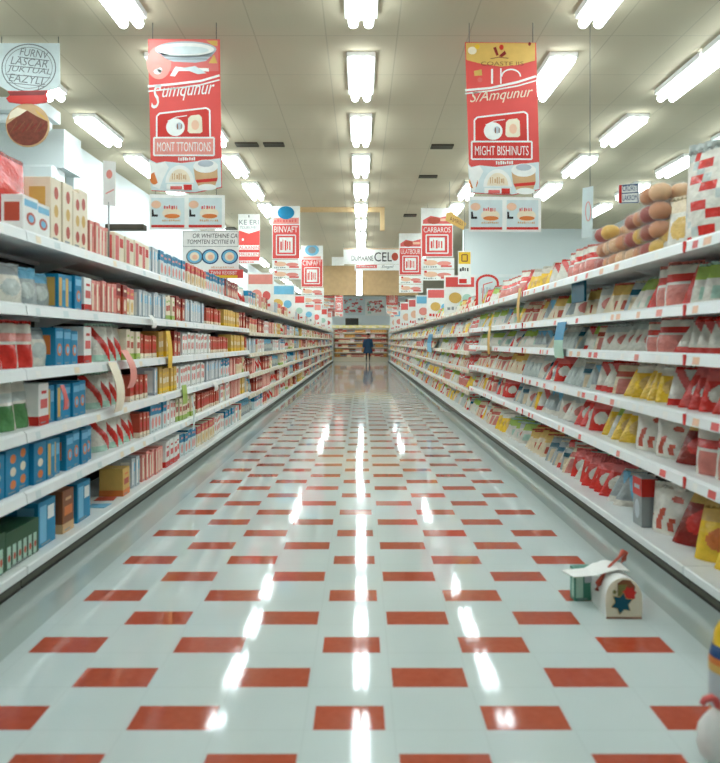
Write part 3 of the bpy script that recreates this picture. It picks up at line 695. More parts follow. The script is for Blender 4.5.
# ------------------------------------------------------------------ banners
def big_banner(loc_x, d, kind, lab):
    s = d / F / 3.63
    if kind == 'A': ox, oy, L, T, Rr, B = 140, 30, 28, 33, 292, 592
    else: ox, oy, L, T, Rr, B = 455, 30, 38, 45, 300, 600
    uc = (L + Rr) / 2; topz = EYE + (HY - (oy + T / 3.63)) * d / F
    e = empty('hanging_banner', (loc_x, d, topz), lab, 'banner', 'big red food banners')
    p = Print(uc, T, s)
    dk = 4 if kind == 'A' else 10     # the foot hangs a little to the right
    p.sheet([(L, T), (Rr - 4, T + 2), (Rr + dk, B - 20), (uc + 40, B), (L + dk + 8, B - 8)], 'bannerred' if kind == 'B' else 'bannerred')
    if kind == 'A':
        p.rect(L + 4, T + 4, Rr - 8, 150, 'bannerpink', 1)
        p.ell(L + 40, 120, 45, 60, 'paper_pink', 2)
        p.ell(165, 72, 112, 30, 'paper_silver', 3); p.poly([(70, 84), (270, 84), (238, 114), (200, 120), (120, 116), (90, 104)], 'paper_silver', 3)
        p.ell(165, 72, 104, 24, 'paper_white', 4); p.ell(165, 75, 84, 14, 'paper_pale', 5); p.line([(78, 96), (262, 96)], 4, 'paper_grey', 5); p.line([(95, 107), (245, 107)], 3, 'paper_grey', 5)
        p.poly([(240, 40), (280, 40), (280, 60), (262, 56)], 'paper_gold', 3); p.poly([(268, 90), (280, 122), (248, 122)], 'paper_gold', 3)
        p.poly([(108, 168), (128, 134), (160, 138), (248, 140), (250, 152), (180, 150), (140, 150), (126, 170)], 'paper_white', 3); p.poly([(150, 140), (200, 132), (240, 158), (210, 162)], 'paper_pale', 4)
        p.ell(63, 152, 14, 10, 'paper_white', 3); p.ell(72, 146, 8, 8, 'paper_white', 3)
        yo = 0
        p.text('umqunur', 80, 212, 270, 262, 'paper_white', 3, .35, 14)
        p.text('S', 40, 200, 76, 286, 'paper_white', 3, .3)
    else:
        p.poly([(L + 3, T + 3), (Rr - 8, T + 4), (Rr - 8, 112), (Rr - 70, 128), (uc, 134), (L + 60, 124), (L + 5, 110)], 'paper_gold', 2)
        p.ell(64, 76, 16, 14, 'paper_cream', 3); p.ell(82, 62, 9, 9, 'paper_yellow', 3)
        p.poly([(140, 66), (150, 62), (160, 92), (152, 96)], 'paper_darkred', 3); p.ell(170, 64, 8, 10, 'paper_red', 3); p.poly([(160, 96), (182, 76), (188, 88), (172, 100)], 'paper_darkred', 3)
        p.line([(130, 106), (160, 100), (195, 104)], 3, 'paper_brown', 3); p.ell(272, 52, 5, 7, 'paper_darkred', 3)
        p.text('COASTE IIS', 96, 116, 250, 130, 'paper_brown', 3)
        p.poly([(70, 150), (98, 144), (100, 166), (72, 168)], 'paper_gold', 3); p.ell(92, 182, 9, 9, 'paper_rose', 3)
        p.line([(136, 142), (136, 196)], 7, 'paper_white', 2); p.line([(168, 140), (168, 196)], 5, 'paper_white', 2); p.ring(205, 170, 34, 26, 5, 'paper_white', 2, 16, 180, 360)
        yo = 14
        p.text('S/Amqunur', 56, 226, 284, 276, 'paper_cream', 3, .35, 22)
    p.line([(L, 206 + yo), (L + 90, 198 + yo), (uc + 60, 186 + yo * .3), (Rr - 4, 166 + yo * .2)], 8, 'paper_white', 3)
    p.line([(L, 224 + yo * .6), (L + 90, 214 + yo * .6), (uc + 60, 200 + yo * .4), (Rr - 4, 182)], 5, 'paper_white', 3) if kind == 'A' else p.line([(L, 232), (L + 90, 222), (uc + 60, 204), (Rr - 2, 184)], 5, 'paper_white', 3)
    o = 0 if kind == 'A' else 14
    u = lambda x: x + (0 if kind == 'A' else 12)
    p.poly([(u(62), 310 + o), (u(250), 286 + o), (u(252), 386 + o), (u(62), 392 + o)], 'paper_red', 2)
    p.line([(u(60), 392 + o), (u(60), 314 + o), (u(70), 304 + o), (u(240), 284 + o), (u(252), 292 + o), (u(254), 390 + o)], 6, 'paper_white', 3)
    p.ell(u(128), 354 + o, 34, 32, 'paper_white', 4); p.ell(u(142), 350 + o, 12, 13, 'paper_silver', 5); p.rect(u(134), 342 + o, u(138), 362 + o, 'paper_brown', 6); p.rect(u(148), 344 + o, u(151), 360 + o, 'paper_brown', 6)
    p.poly([(u(174), 322 + o), (u(184), 312 + o), (u(214), 308 + o), (u(224), 318 + o), (u(226), 370 + o), (u(218), 376 + o), (u(180), 376 + o), (u(172), 368 + o)], 'paper_cream', 4)
    p.ell(u(200), 346 + o, 14, 18, 'paper_peach', 5); p.line([(u(100), 332 + o), (u(130), 318 + o), (u(170), 312 + o)], 3, 'paper_white', 5)
    p.rect(u(50), 392 + o, u(268), 458 + o, 'paper_pink' if kind == 'A' else 'paper_red', 3); p.frame(u(50), 392 + o, u(268), 456 + o, 6, 'paper_white', 4)
    p.text('MONT TTONTIONS' if kind == 'A' else 'MIGHT BISHINUTS', u(62), 408 + o, u(256), 442 + o, 'paper_white', 5)
    p.scribble(u(138), 462 + o, u(202), 476 + o, 'paper_white', 4, 8, 3)
    # collage of dishes at the foot
    k = dk
    p.poly([(L + k, 470 + o), (60, 484 + o), (90, 478 + o), (150, 484 + o), (200, 478 + o), (Rr + k - 4, 466 + o), (Rr + k - 2, B - 22), (uc + 40, B - 2), (L + k + 8, B - 10)], 'paper_pale', 4)
    p.poly([(L + k, 476 + o), (62, 488 + o), (90, 478 + o), (104, 500 + o), (84, 540 + o), (70, 578 + o), (L + k + 14, 568 + o)], 'paper_white', 5); p.ell(L + k + 20, 540 + o, 16, 22, 'paper_orange', 6); p.poly([(52, 520 + o), (88, 508 + o), (72, 576 + o)], 'paper_white', 7)
    p.ell(u(144), 556 + o, 52, 64, 'paper_white', 6, 180, 360); p.ell(u(144), 552 + o, 38, 46, 'paper_cream', 7, 180, 360); p.scribble(u(116), 520 + o, u(172), 546 + o, 'paper_tan', 8, 7, 4)
    p.rect(u(96), 560 + o, u(192), 580 + o, 'paper_white', 6); p.rect(u(110), 568 + o, u(152), 580 + o, 'paper_rose', 7); p.rect(u(158), 562 + o, u(188), 582 + o, 'paper_red', 7)
    p.poly([(u(194), 500 + o), (u(280), 500 + o), (u(282), 540 + o), (u(270), 572 + o), (u(214), 572 + o), (u(200), 545 + o)], 'paper_tan', 6); p.ell(u(238), 496 + o, 45, 24, 'paper_white', 7); p.ell(u(238), 486 + o, 28, 12, 'paper_silver', 8)
    p.poly([(u(202), 545 + o), (u(280), 538 + o), (u(278), 550 + o), (u(206), 556 + o)], 'paper_red', 7); p.ell(u(244), 572 + o, 34, 12, 'paper_white', 8)
    p.build('printed_sheet', e)
    # lower picture card
    c = Print(uc, T, s); y0 = 596 if kind == 'A' else 604; x0 = L + 6 if kind == 'A' else L + 14; x1 = Rr + 14
    c.sheet([(x0, y0), (x1, y0 + 4), (x1, y0 + 128), (x0, y0 + 128)], 'paper_white')
    for k in (0, 1):
        a = x0 + 6 + k * (x1 - x0) / 2; b_ = a + (x1 - x0) / 2 - 16
        c.rect(a, y0 + 14, b_, y0 + 114, 'paper_pale', 1); c.rect(a, y0 + 112, b_, y0 + 121, 'paper_red', 2)
        c.ell(a + 18, y0 + 38, 18, 14, 'paper_peach', 2); c.poly([(a + 2, y0 + 56), (a + 8, y0 + 56), (a + 10, y0 + 74), (a + 24, y0 + 74), (a + 24, y0 + 82), (a + 2, y0 + 82)], 'blackink', 2)
        c.ell((a + b_) / 2 + 14, y0 + 70, 34, 22, 'paper_cream', 2); c.ell((a + b_) / 2 + 16, y0 + 80, 28, 8, 'paper_orange', 3)
        c.scribble(a + 46, y0 + 40, b_ - 20, y0 + 56, 'paper_rose', 3, 6, 5 + k); c.scribble(a + 40, y0 + 92, b_ - 10, y0 + 100, 'paper_tan', 3, 9, k)
    c.build('picture_card', e)
    for x in (x0 + 20, x1 - 30):
        w = M(); w.tube([((x - uc) * s, .0, (T - B + 25) * s), ((x - uc) * s, 0, (T - y0 - 6) * s)], .003, 'wire', 5); w.build('hanging_loop', e)
    wires(e, (-.3, .3), 0, CEIL - topz)
big_banner((184.5 - CX) * 6.6 / F, 6.6, 'A', 'big red hanging banner with a white dish at its head, on the left')
big_banner((501 - CX) * 6.6 / F, 6.6, 'B', 'big red hanging banner with a yellow top, on the right')

def box_banner(px0, px1, py0, py1, d, lab, head='dot', title='CINVAFT', cards=2, cardh=30):
    """white head, red framed box, white picture cards below"""
    w = 100.; s = (px1 - px0) * d / F / w; H = (py1 - py0) / (px1 - px0) * w
    tz = EYE + (HY - py0) * d / F; x = ((px0 + px1) / 2 - CX) * d / F
    e = empty('hanging_banner', (x, d, tz), lab, 'banner', 'white and red box banners over the aisle')
    p = Print(50, 0, s, .012, .004)
    p.sheet([(0, 0), (100, 0), (100, H), (0, H)], 'paper_white')
    t = H * .36
    if head == 'dot': p.ell(50, t * .36, 30, t * .34, 'paper_blue', 2); p.rect(4, t * .62, 96, t * .94, 'paper_pink', 1); p.scribble(8, t * .7, 92, t * .86, 'paper_rose', 2, 8, 2)
    elif head == 'dotpale': p.ell(50, t * .4, 32, t * .36, 'paper_sky', 2); p.ell(50, t * .4, 18, t * .22, 'paper_grey', 3); p.rect(10, t * .8, 90, t * .95, 'paper_pink', 1)
    elif head == 'photo': p.poly([(6, t * .7), (30, t * .45), (60, t * .55), (94, t * .4), (94, t * .9), (6, t * .9)], 'paper_rose', 1); p.ell(40, t * .72, 20, t * .2, 'paper_brick', 2); p.rect(60, t * .6, 90, t * .75, 'paper_peach', 2)
    p.rect(3, t, 97, H - 2, 'bannerred', 1)
    p.text(title, 8, t + 5, 92, t + (H - t) * .22, 'paper_white', 2)
    a, b_ = t + (H - t) * .3, H - (H - t) * .12
    p.frame(16, a, 84, b_, 4, 'paper_white', 2); p.rect(26, a + 8, 74, b_ - 8, 'paper_white', 3); p.scribble(30, a + 12, 70, b_ - 12, 'bannerred', 4, 5, 6)
    p.build('printed_sheet', e)
    y = H + 3
    for k in range(cards):
        c = Print(50, 0, s, .01, .004); c.sheet([(0, y), (104, y), (104, y + cardh), (0, y + cardh)], 'paper_white')
        c.ell(30, y + cardh * .45, 22, cardh * .25, 'paper_peach', 1); c.ell(72, y + cardh * .5, 22, cardh * .2, 'paper_pink', 1); c.rect(62, y + cardh * .68, 96, y + cardh * .85, 'paper_rose', 2); c.scribble(8, y + cardh * .75, 50, y + cardh * .9, 'paper_grey', 2, 6, k)
        c.rect(10, y + cardh * .12, 18, y + cardh * .3, 'paper_red', 2)
        c.build('picture_card', e); y += cardh + 2
    wires(e, (-30 * s, 30 * s), 0, CEIL - tz)
box_banner(272, 300, 206, 259, 15.5, 'red and white banner topped by a solid blue dot, left of the aisle', 'dot', 'BINVAFT', 2, 34)
box_banner(301, 323, 244, 287, 22.0, 'smaller banner topped by a pale blue dot, just beyond the blue-dot banner', 'dotpale', 'CINFAFT', 2, 38)
box_banner(323, 335, 272, 298, 28.6, 'narrow banner with red lines, third along the left side of the aisle', 'photo', 'MINA', 2, 40)
box_banner(335, 343, 290, 312, 36.0, 'tiny far banner, fourth along the left side of the aisle', 'photo', 'LINA', 1, 60)
box_banner(421, 453, 208, 257, 15.3, 'red and white banner with a red photograph head, nearest of the right box banners', 'photo', 'CARBAROS', 2, 34)
box_banner(399, 422, 233, 275, 19.5, 'banner with a large red framed box, second of the right box banners', 'photo', 'ULATBOUR', 2, 36)
box_banner(386, 398, 277, 305, 28.8, 'small banner with a round black emblem, third of the right box banners', 'dotpale', 'KIRI', 2, 40)

# shield banner far left
d = 16.4; tz = EYE + (HY - 214) * d / F; s = d / F / 8
e = empty('hanging_banner', ((249 - CX) * d / F, d, tz), 'banner with a white pointed head over a red panel, left of the blue-dot banner', 'banner')
p = Print(92, 0, s, .012, .004)
p.sheet([(6, 0), (178, 0), (178, 400), (6, 400)], 'paper_white'); p.poly([(6, 130), (92, 158), (178, 130), (178, 372), (6, 372)], 'bannerred', 1)
p.rect(88, 10, 96, 28, 'ink', 2); p.text('KE ERI', 14, 48, 170, 86, 'inkgrey', 2); p.text('TOURUMBY', 20, 98, 164, 120, 'inkgrey', 2)
p.ell(44, 205, 9, 11, 'paper_white', 2); p.rect(10, 250, 174, 286, 'paper_white', 2); p.rect(10, 308, 174, 340, 'paper_white', 2)
p.text('ALAANIN', 12, 258, 172, 282, 'bannerred', 3); p.text('MRERUIN', 12, 314, 172, 336, 'bannerred', 3); p.scribble(14, 380, 140, 392, 'paper_rose', 2, 9, 3)
p.build('printed_sheet', e); wires(e, (-.4, .4), 0, CEIL - tz)

# lettered white board above the left rack
d = 9.0; s = d / F / 8; x0, y0 = 181, 231
e = empty('lettered_board', ((211 - CX) * d / F, d, LZ[0]), 'white board lettered over blue-ringed plates, standing on the left rack', 'sign')
p = Print(240, 0, s, .012, .003); p.v0 = (HY - y0 + (EYE - LZ[0]) * F / d) * 8
p.sheet([(14, 0), (462, -8), (462, 345), (14, 345)], 'paper_white')
p.frame(18, 6, 458, 124, 3, 'inkgrey', 1)
p.text('OR WHITEHINE CA', 96, 22, 452, 56, 'ink', 2, .15); p.text('TOMMTEN SCYITIIE IN', 50, 70, 432, 104, 'ink', 2, .15)
for cx in (110, 234, 390):
    p.ell(cx, 206, 68, 60, 'paper_navy' if cx > 150 else 'inkgrey', 1); p.ell(cx, 206, 58, 50, 'paper_sky', 2); p.ell(cx, 206, 38, 36, 'paper_cream', 3); p.ell(cx + 4, 210, 22, 20, 'paper_peach', 4)
p.scribble(244, 284, 430, 296, 'paper_tan', 2, 14, 2); p.build('printed_board', e)
p = Print(240, 0, s, .014, .003); p.v0 = (HY - y0 + (EYE - LZ[0]) * F / d) * 8
p.sheet([(226, 310), (500, 310), (500, 378), (226, 378)], 'bannerred'); p.rect(230, 356, 456, 376, 'paper_yellow', 1); p.text('TWNI REXBIBT', 240, 322, 452, 350, 'paper_white', 2); p.L = 0
for f in range(len(p.v)): p.v[f] = (p.v[f][0], p.v[f][1] - .02, p.v[f][2])
p.build('strip_sign', e)['label'] = 'red and yellow strip sign'
for xx in (-.2, .2):
    w = M(); w.tube([(xx, .02, 0.002), (xx, .02, .5)], .008, 'steel', 6); w.build('support_post', e)

# jar-shaped sign, near left
d = 6.9; s = d / F / 5.45; tz = EYE + (HY - (30 + 73 / 5.45)) * d / F
e = empty('hanging_sign', ((30 - CX) * d / F, d, tz), 'pale square sign with a scribbled round emblem, a red neck and meat picture', 'sign')
p = Print(164, 73, s, .015)
p.sheet([(-10, 73), (325, 73), (328, 300), (310, 318), (200, 345), (40, 330), (-10, 300)], 'paper_pale')
p.ring(160, 208, 146, 128, 6, 'inkgrey', 2, 36); p.ring(160, 208, 128, 112, 3, 'inkgrey', 2, 36)
for k, (a, b_, w, t) in enumerate([(110, 270, 118, 'FURNV'), (60, 262, 165, 'LASCAR'), (40, 280, 212, 'JUKTUAL'), (50, 250, 258, 'EAZYLL')]):
    p.text(t, a, w - 20, b_, w + 22, 'inkgrey', 3, .3, -22); p.line([(a - 10, w + 30), (b_, w + 52)], 4, 'inkgrey', 2)
p.line([(200, 345), (222, 300)], 4, 'inkgrey', 2); p.build('emblem_board', e)
p = Print(164, 73, s, .02); p.sheet([(45, 335), (262, 330), (252, 352), (264, 375), (250, 396), (150, 408), (50, 394), (36, 374), (56, 356)], 'paper_red'); p.poly([(45, 338), (255, 334), (245, 356), (58, 360)], 'paper_darkred', 1); p.build('red_neck', e)
p = Print(164, 73, s, .02); n = 28
p.sheet([(152 + 118 * math.cos(2 * PI * k / n), 520 + 118 * math.sin(2 * PI * k / n)) for k in range(n)], 'paper_tan')
p.poly([(152 + 112 * math.cos(math.radians(a)), 520 + 112 * math.sin(math.radians(a))) for a in range(-10, 191, 12)] + [(90, 480), (150, 440), (200, 470)], 'meat', 1)
p.poly([(60, 450), (100, 424), (150, 440), (110, 468), (50, 490)], 'paper_cream', 2); p.poly([(190, 430), (240, 470), (262, 500), (210, 462)], 'paper_gold', 2)
for k in range(8): p.line([(60 + 22 * k, 560 - (k % 3) * 8), (96 + 22 * k, 500 + (k % 2) * 12)], 5, 'paper_darkred' if k % 2 else 'paper_brown', 3)
p.build('meat_picture', e)
wires(e, (-.28, .28), 0, CEIL - tz)

# pole sign on the left rack
d = 5.05; X = -1.82
e = empty('pole_sign', (X, d, LZ[0] + .002), 'narrow white card on a thin pole above the left rack\'s thin cartons', 'sign')
q = M(); q.tube([(0, 0, 0), (0, 0, .42)], .006, 'steel', 6); q.lathe([(.04, 0), (.04, .008), (.008, .015)], 'steel', 12); q.build('pole', e)
p = Print(0, 0, .01, .008); p.v0 = 72; p.sheet([(-4, 0), (5, 1), (5, 33), (-4, 32)], 'paper_white'); p.ell(.6, 10, 2.2, 3.2, 'paper_pink', 1); p.line([(-2, 24), (4, 21)], .8, 'paper_pink', 1); p.build('card', e)

# CEL sign
d = 21.5; s = d / F / 5.45; tz = EYE + (HY - 248) * d / F
e = empty('hanging_sign', ((376 - CX) * d / F, d, tz), 'long white sign reading CEL hung across the aisle', 'sign')
p = Print(305, 98, s, .03, .006)
p.sheet([(128, 98), (540, 98), (540, 186), (128, 186)], 'paper_white'); p.rect(128, 100, 540, 106, 'paper_tan', 1)
p.text('DUMAANE', 172, 140, 290, 168, 'ink', 2); p.text('CEL', 296, 122, 392, 172, 'blackink', 2); p.ell(408, 146, 18, 22, 'paper_brick', 2)
p.build('upper_board', e)
p = Print(305, 98, s, .03, .006); p.sheet([(188, 188), (540, 188), (540, 220), (188, 220)], 'paper_white'); p.rect(198, 180 + 10, 310, 208, 'paper_rose', 1); p.scribble(204, 194, 304, 204, 'paper_white', 2, 10, 4); p.text('Singnl', 334, 192, 400, 212, 'inkgrey', 2, .2)
p.build('lower_board', e); wires(e, (-1, 1), 0, CEIL - tz)
q = M(); q.box(-.22, -.02, -.16, .22, .02, .16, 'paper_white', .004)
e = tag(q.build('hanging_card', None, ((338 - CX) * 25 / F, 25, EYE + (HY - 261) * 25 / F)), 'small blank white card hung left of the CEL sign', 'card'); wires(e, (0,), .16, CEIL - e.location.z)

# signs above the right rack
d = 5.9; X = 2.02; s = d / F / 4.5
e = empty('pole_sign', (X + .24, d, RZ[0] + .002), 'small white and blue lettered sign above the roll packs', 'sign')
p = Print(285, 0, s, .012); p.v0 = (HY - 150 + (EYE - RZ[0]) * F / d) * 4.5
p.sheet([(236, 160), (328, 146), (330, 238), (238, 244)], 'paper_white'); p.frame(242, 156, 324, 238, 4, 'paper_navy', 1, 6); p.rect(238, 160, 250, 240, 'paper_red', 2)
p.text('CROAST', 254, 162, 320, 188, 'paper_navy', 2, 0, 4); p.text('LAKROM', 254, 206, 320, 230, 'paper_navy', 2, 0, 3); p.line([(250, 198), (326, 192)], 4, 'paper_navy', 2); p.build('card', e)
q = M(); q.tube([(0, .01, 0), (0, .01, .45)], .007, 'steel', 6); q.build('pole', e)
d = 6.6; e = empty('hanging_sign', (2.14, d, EYE + (HY - 186) * d / F), 'tall narrow white card with a pink oval, hung above the right rack', 'sign')
p = Print(0, 0, .01, .008); p.sheet([(-5, 2), (5, 0), (4, 48), (-6, 50)], 'paper_pale'); p.ring(0, 24, 2.4, 9, .8, 'paper_pink', 1); p.build('card', e); wires(e, (.02,), 0, CEIL - e.location.z)
# red arched stand
d = 10.7; e = empty('arched_stand', (1.93, d, RZ[0] + .0015), 'white arched stand edged in red on the right rack\'s top', 'sign stand')
p = Print(0, 0, .01, .03); p.v0 = 0
arc = [(-16, 0)] + [(16 * math.cos(math.radians(a)) * -1, -36 - 12 * math.sin(math.radians(a))) for a in range(0, 181, 15)] + [(16, 0)]
p.sheet(arc[::-1], 'paper_pale'); p.line(arc, 3.5, 'paper_red', 1); p.line([(-8, -8), (-6, -34), (8, -38)], 1.5, 'paper_rose', 1); p.scribble(-10, -30, 10, -20, 'paper_silver', 2, 5, 3); p.build('arched_board', e)
# yellow flag and yellow price card
d = 13.2; tz = EYE + (HY - 212) * d / F
e = empty('hanging_sign', ((456 - CX) * d / F, d, tz), 'tilted yellow card hung beside the nearest right box banner', 'sign')
p = Print(0, 0, .01, .01, .003); p.sheet([(-18, 2), (-8, 0), (20, 22), (14, 34), (-20, 16)], 'paper_gold'); p.text('AMREI', -12, 8, 12, 16, 'paper_brown', 1, 0, -10); p.build('card', e); wires(e, (-.12,), 0, CEIL - tz)
d = 13.0; tz = EYE + (HY - 251) * d / F
e = empty('hanging_sign', ((464.5 - CX) * d / F, d, tz), 'white card with a yellow square, over the far right rack', 'sign')
p = Print(0, 0, .01, .01, .003); p.sheet([(-12, 0), (12, 0), (12, 62), (-12, 62)], 'paper_white'); p.rect(-11, 2, 11, 24, 'paper_yellow', 1); p.frame(-5, 7, 5, 19, 2, 'paper_brown', 2); p.scribble(-9, 30, 9, 38, 'ink', 1, 4, 2); p.rect(-10, 52, 4, 60, 'paper_red', 1); p.build('card', e); wires(e, (0,), 0, CEIL - tz)
# white header cards standing along the far rack tops
for side, X0, Z0 in (('left', -1.95, LZ[0]), ('right', 1.92, RZ[0])):
    for i, y in enumerate((13.6, 17.2, 20.5, 24.0, 28.0, 32.5, 37.5)):
        h = R.uniform(.5, .7) + .012 * y; w = R.uniform(.2, .28) + .004 * y
        p = Print(0, 0, 1, .02, .006); p.sheet([(-w, -h), (w, -h), (w, 0), (-w, 0)], 'paper_white')
        p.rect(-w * .9, -h * .95, w * .9, -h * .7, R.choice(['bannerred', 'paper_pink', 'paper_rose', 'paper_sky']), 1); p.ell(-w * .3, -h * .42, w * .4, h * .14, R.choice(['paper_peach', 'paper_pink', 'paper_gold']), 1); p.ell(w * .45, -h * .4, w * .3, h * .12, R.choice(['paper_sky', 'paper_rose', 'paper_mint']), 1)
        p.scribble(-w * .8, -h * .2, w * .8, -h * .1, R.choice(['paper_rose', 'paper_grey', 'paper_red']), 2, 6, i)
        tag(p.build('header_card', None, (X0, y, Z0 + .001)), f'white printed card standing on the {side} rack\'s top, {ORD[i + 1]} from the camera', 'card', f'cards standing on the {side} rack')

# far wall posters
pr = random.Random(4)
posters = [(-3.25, 1.28, 3.0, 1.15, 'paper_white'), (-1.93, 1.3, 2.95, 1.1, 'paper_pink'), (-.5, 1.5, 3.05, 1.15, 'paper_pale'), (.95, 1.3, 3.0, 1.1, 'paper_white'), (2.3, 1.28, 2.95, 1.1, 'paper_white'), (3.6, 1.2, 3.0, 1.1, 'paper_pink')]
for i, (x, w, z, h, c) in enumerate(posters):
    p = Print(0, 0, 1, .03, .008); p.sheet([(-w / 2, -h), (w / 2, -h), (w / 2, 0), (-w / 2, 0)], c)
    for k in range(46):
        a = pr.uniform(-w * .46, w * .3); b_ = pr.uniform(-h * .94, -h * .2)
        p.rect(a, b_, min(w * .47, a + pr.uniform(.06, .25)), b_ + pr.uniform(.05, .14), pr.choice(['bannerred', 'paper_rose', 'paper_white', 'paper_rose', 'paper_grey', 'paper_pink', 'paper_mint']), 1 + k % 3)
    tag(p.build('wall_poster', None, (x, YF - .02, z)), f'busy red and pale poster on the far wall, {ORD[i + 1]} from the left', 'poster', 'posters on the far wall')
q = M(); q.box(-.42, -.15, 0, .42, .15, .62, 'ventdark', .02); q.box(-.34, -.17, .08, .34, -.15, .54, 'shade_and_trim')
tag(q.build('wall_cabinet', None, (-.58, 44.8, 2.135)), 'dark brown box on top of the far end rack', 'box')

# ------------------------------------------------------------------ things on the floor
# arched gift carton with star
GX, GY = 1.232, 3.28
e = empty('gift_carton', (GX, GY, 0), 'white arched carton with star pictures lying on the floor by the right rack', 'carton', rz=-.02)
W2, GL, GH = .083, .27, .19
prof = [(-W2, 0), (W2, 0), (W2 * 1.04, .07)] + [(W2 * 1.02 * math.cos(math.radians(a)), .095 + .095 * math.sin(math.radians(a))) for a in range(0, 181, 12)] + [(-W2 * 1.04, .07)]
def arch(prof, y0, y1, m, mt, fr=None):
    n = len(prof); vs = [(x, y0, z) for x, z in prof] + [(x, y1, z) for x, z in prof]
    fs = [tuple(range(n)), tuple(range(n, 2 * n))[::-1]] + [(i, n + i, n + (i + 1) % n, (i + 1) % n) for i in range(n)]
    m.raw(vs, fs, [fr or mt, mt] + [mt] * n)
q = M(); arch(prof, 0, GL, q, 'paper_white', 'paper_cream'); q.box(-W2, -.003, 0, W2, GL, .006, 'paper_brown')
q.build('body', e)
def star(cx, cz, r, n=6, rin=.55, a0=10): return [((r if k % 2 == 0 else r * rin) * math.cos(math.radians(a0 + 180 * k / n)) + cx, (r if k % 2 == 0 else r * rin) * math.sin(math.radians(a0 + 180 * k / n)) + cz) for k in range(2 * n)]
def fprint(m, pts, L, mt): m.face([(x, -.0012 * L, z) for x, z in pts], mt)
q = M(); fprint(q, [(-.03, .105), (.045, .09), (.052, .15), (.03, .178), (-.005, .182), (-.03, .165)], 1, 'paper_brown'); fprint(q, [(-.03, .105), (.01, .1), (.015, .16), (-.028, .158)], 2, 'paper_olive')
fprint(q, star(.024, .118, .036, 7, .7), 3, 'paper_red'); fprint(q, star(-.012, .072, .055, 6, .58, 20), 4, 'paper_gold'); fprint(q, star(-.012, .072, .051, 6, .58, 20), 5, 'paper_teal'); fprint(q, star(-.045, .125, .012, 5, .6), 4, 'paper_olive')
q.build('star_picture', e)['label'] = 'red star above a teal star'
q = M()   # white flap curling over the top and out to the left
pth = [(.05, .197), (.0, .205), (-.05, .195), (-.1, .178), (-.16, .172), (-.215, .168)]
vs = []; fs = []
for x, z in pth:
    for yy in (.035, .165):
        k = 1 if x > -.09 else .8
        vs += [(x - .25 * (yy - .03) * (x < .0), .06 + (yy - .03) * k, z), (x - .25 * (yy - .03) * (x < 0), .06 + (yy - .03) * k, z + .004)]
for k in range(len(pth) - 1):
    a = 4 * k; fs += [(a, a + 4, a + 6, a + 2), (a + 1, a + 3, a + 7, a + 5), (a, a + 1, a + 5, a + 4), (a + 2, a + 6, a + 7, a + 3)]
fs += [(0, 2, 3, 1), (len(vs) - 4, len(vs) - 3, len(vs) - 1, len(vs) - 2)]
q.raw(vs, fs, 'paper_white'); q.build('flap', e)
q = M(); hp = [(-.098, .09, .10), (-.092, .09, .13), (-.06, .10, .178), (-.02, .12, .214), (.03, .15, .24), (.055, .17, .262), (.075, .19, .25), (.07, .2, .215), (.05, .2, .19)]
q.tube(hp, [.012, .014, .007, .006, .007, .013, .013, .012, .009], 'paper_brick', 8); q.build('handle', e)['label'] = 'red twisted handle'
# teal carton behind it
q = box_proto(.1, .055, .165, 'seagreen', 'mint', 'silver', 4); o = q.build('food_box', None, (1.115, 3.50, 0), -PI / 2 + .12)
tag(o, 'small teal-green carton standing on the floor beside the arched white carton', 'carton')
# bottle, bottom right
q = M(); q.lathe([(.05, 0), (.062, .008), (.064, .05), (.064, .052), (.064, .17), (.064, .172), (.064, .20), (.062, .222), (.052, .26)], ['paper_orange', 'paper_orange', 'paper_gold', 'paper_silver', 'paper_silver', 'paper_gold', 'paper_orange', 'paper_navy'], 24)
e = empty('bottle', (1.262, 2.40, 0), 'tall plastic bottle with yellow, blue and grey bands at the right edge, on the floor', 'bottle'); q.build('body', e)
q = M(); q.lathe([(.052, .258), (.05, .262), (.046, .30), (.03, .335), (.018, .345)], 'paper_yellow', 20); q.build('cap', e)['label'] = 'yellow cap'
# white netted bag beside it
bm = bmesh.new(); bmesh.ops.create_icosphere(bm, subdivisions=3, radius=1)
rr = random.Random(2)
for v in bm.verts:
    a = math.atan2(v.co.y, v.co.x); k = 1 + .13 * math.sin(a * 11 + v.co.z * 2)
    zz = v.co.z * .085 + .085; w = .058 * (1.1 - .45 * zz / .17)
    v.co = Vector((v.co.x * w * k, v.co.y * w * k, max(0, zz)))
bm.verts.index_update(); q = M(); q.raw([v.co[:] for v in bm.verts], [[v.index for v in f.verts] for f in bm.faces], 'paper_white', True); bm.free()
e = empty('gathered_bag', (1.095, 2.16, 0), 'pleated white bag with a pink tied top at the bottom right corner', 'bag'); q.build('body', e)
q = M(); q.tube([(.012, 0, .165), (.0, 0, .19), (-.018, -.01, .205), (-.04, -.012, .2), (-.05, -.012, .185)], [.012, .012, .011, .01, .008], 'paper_rose', 8); q.build('tie', e)['label'] = 'pink tie'

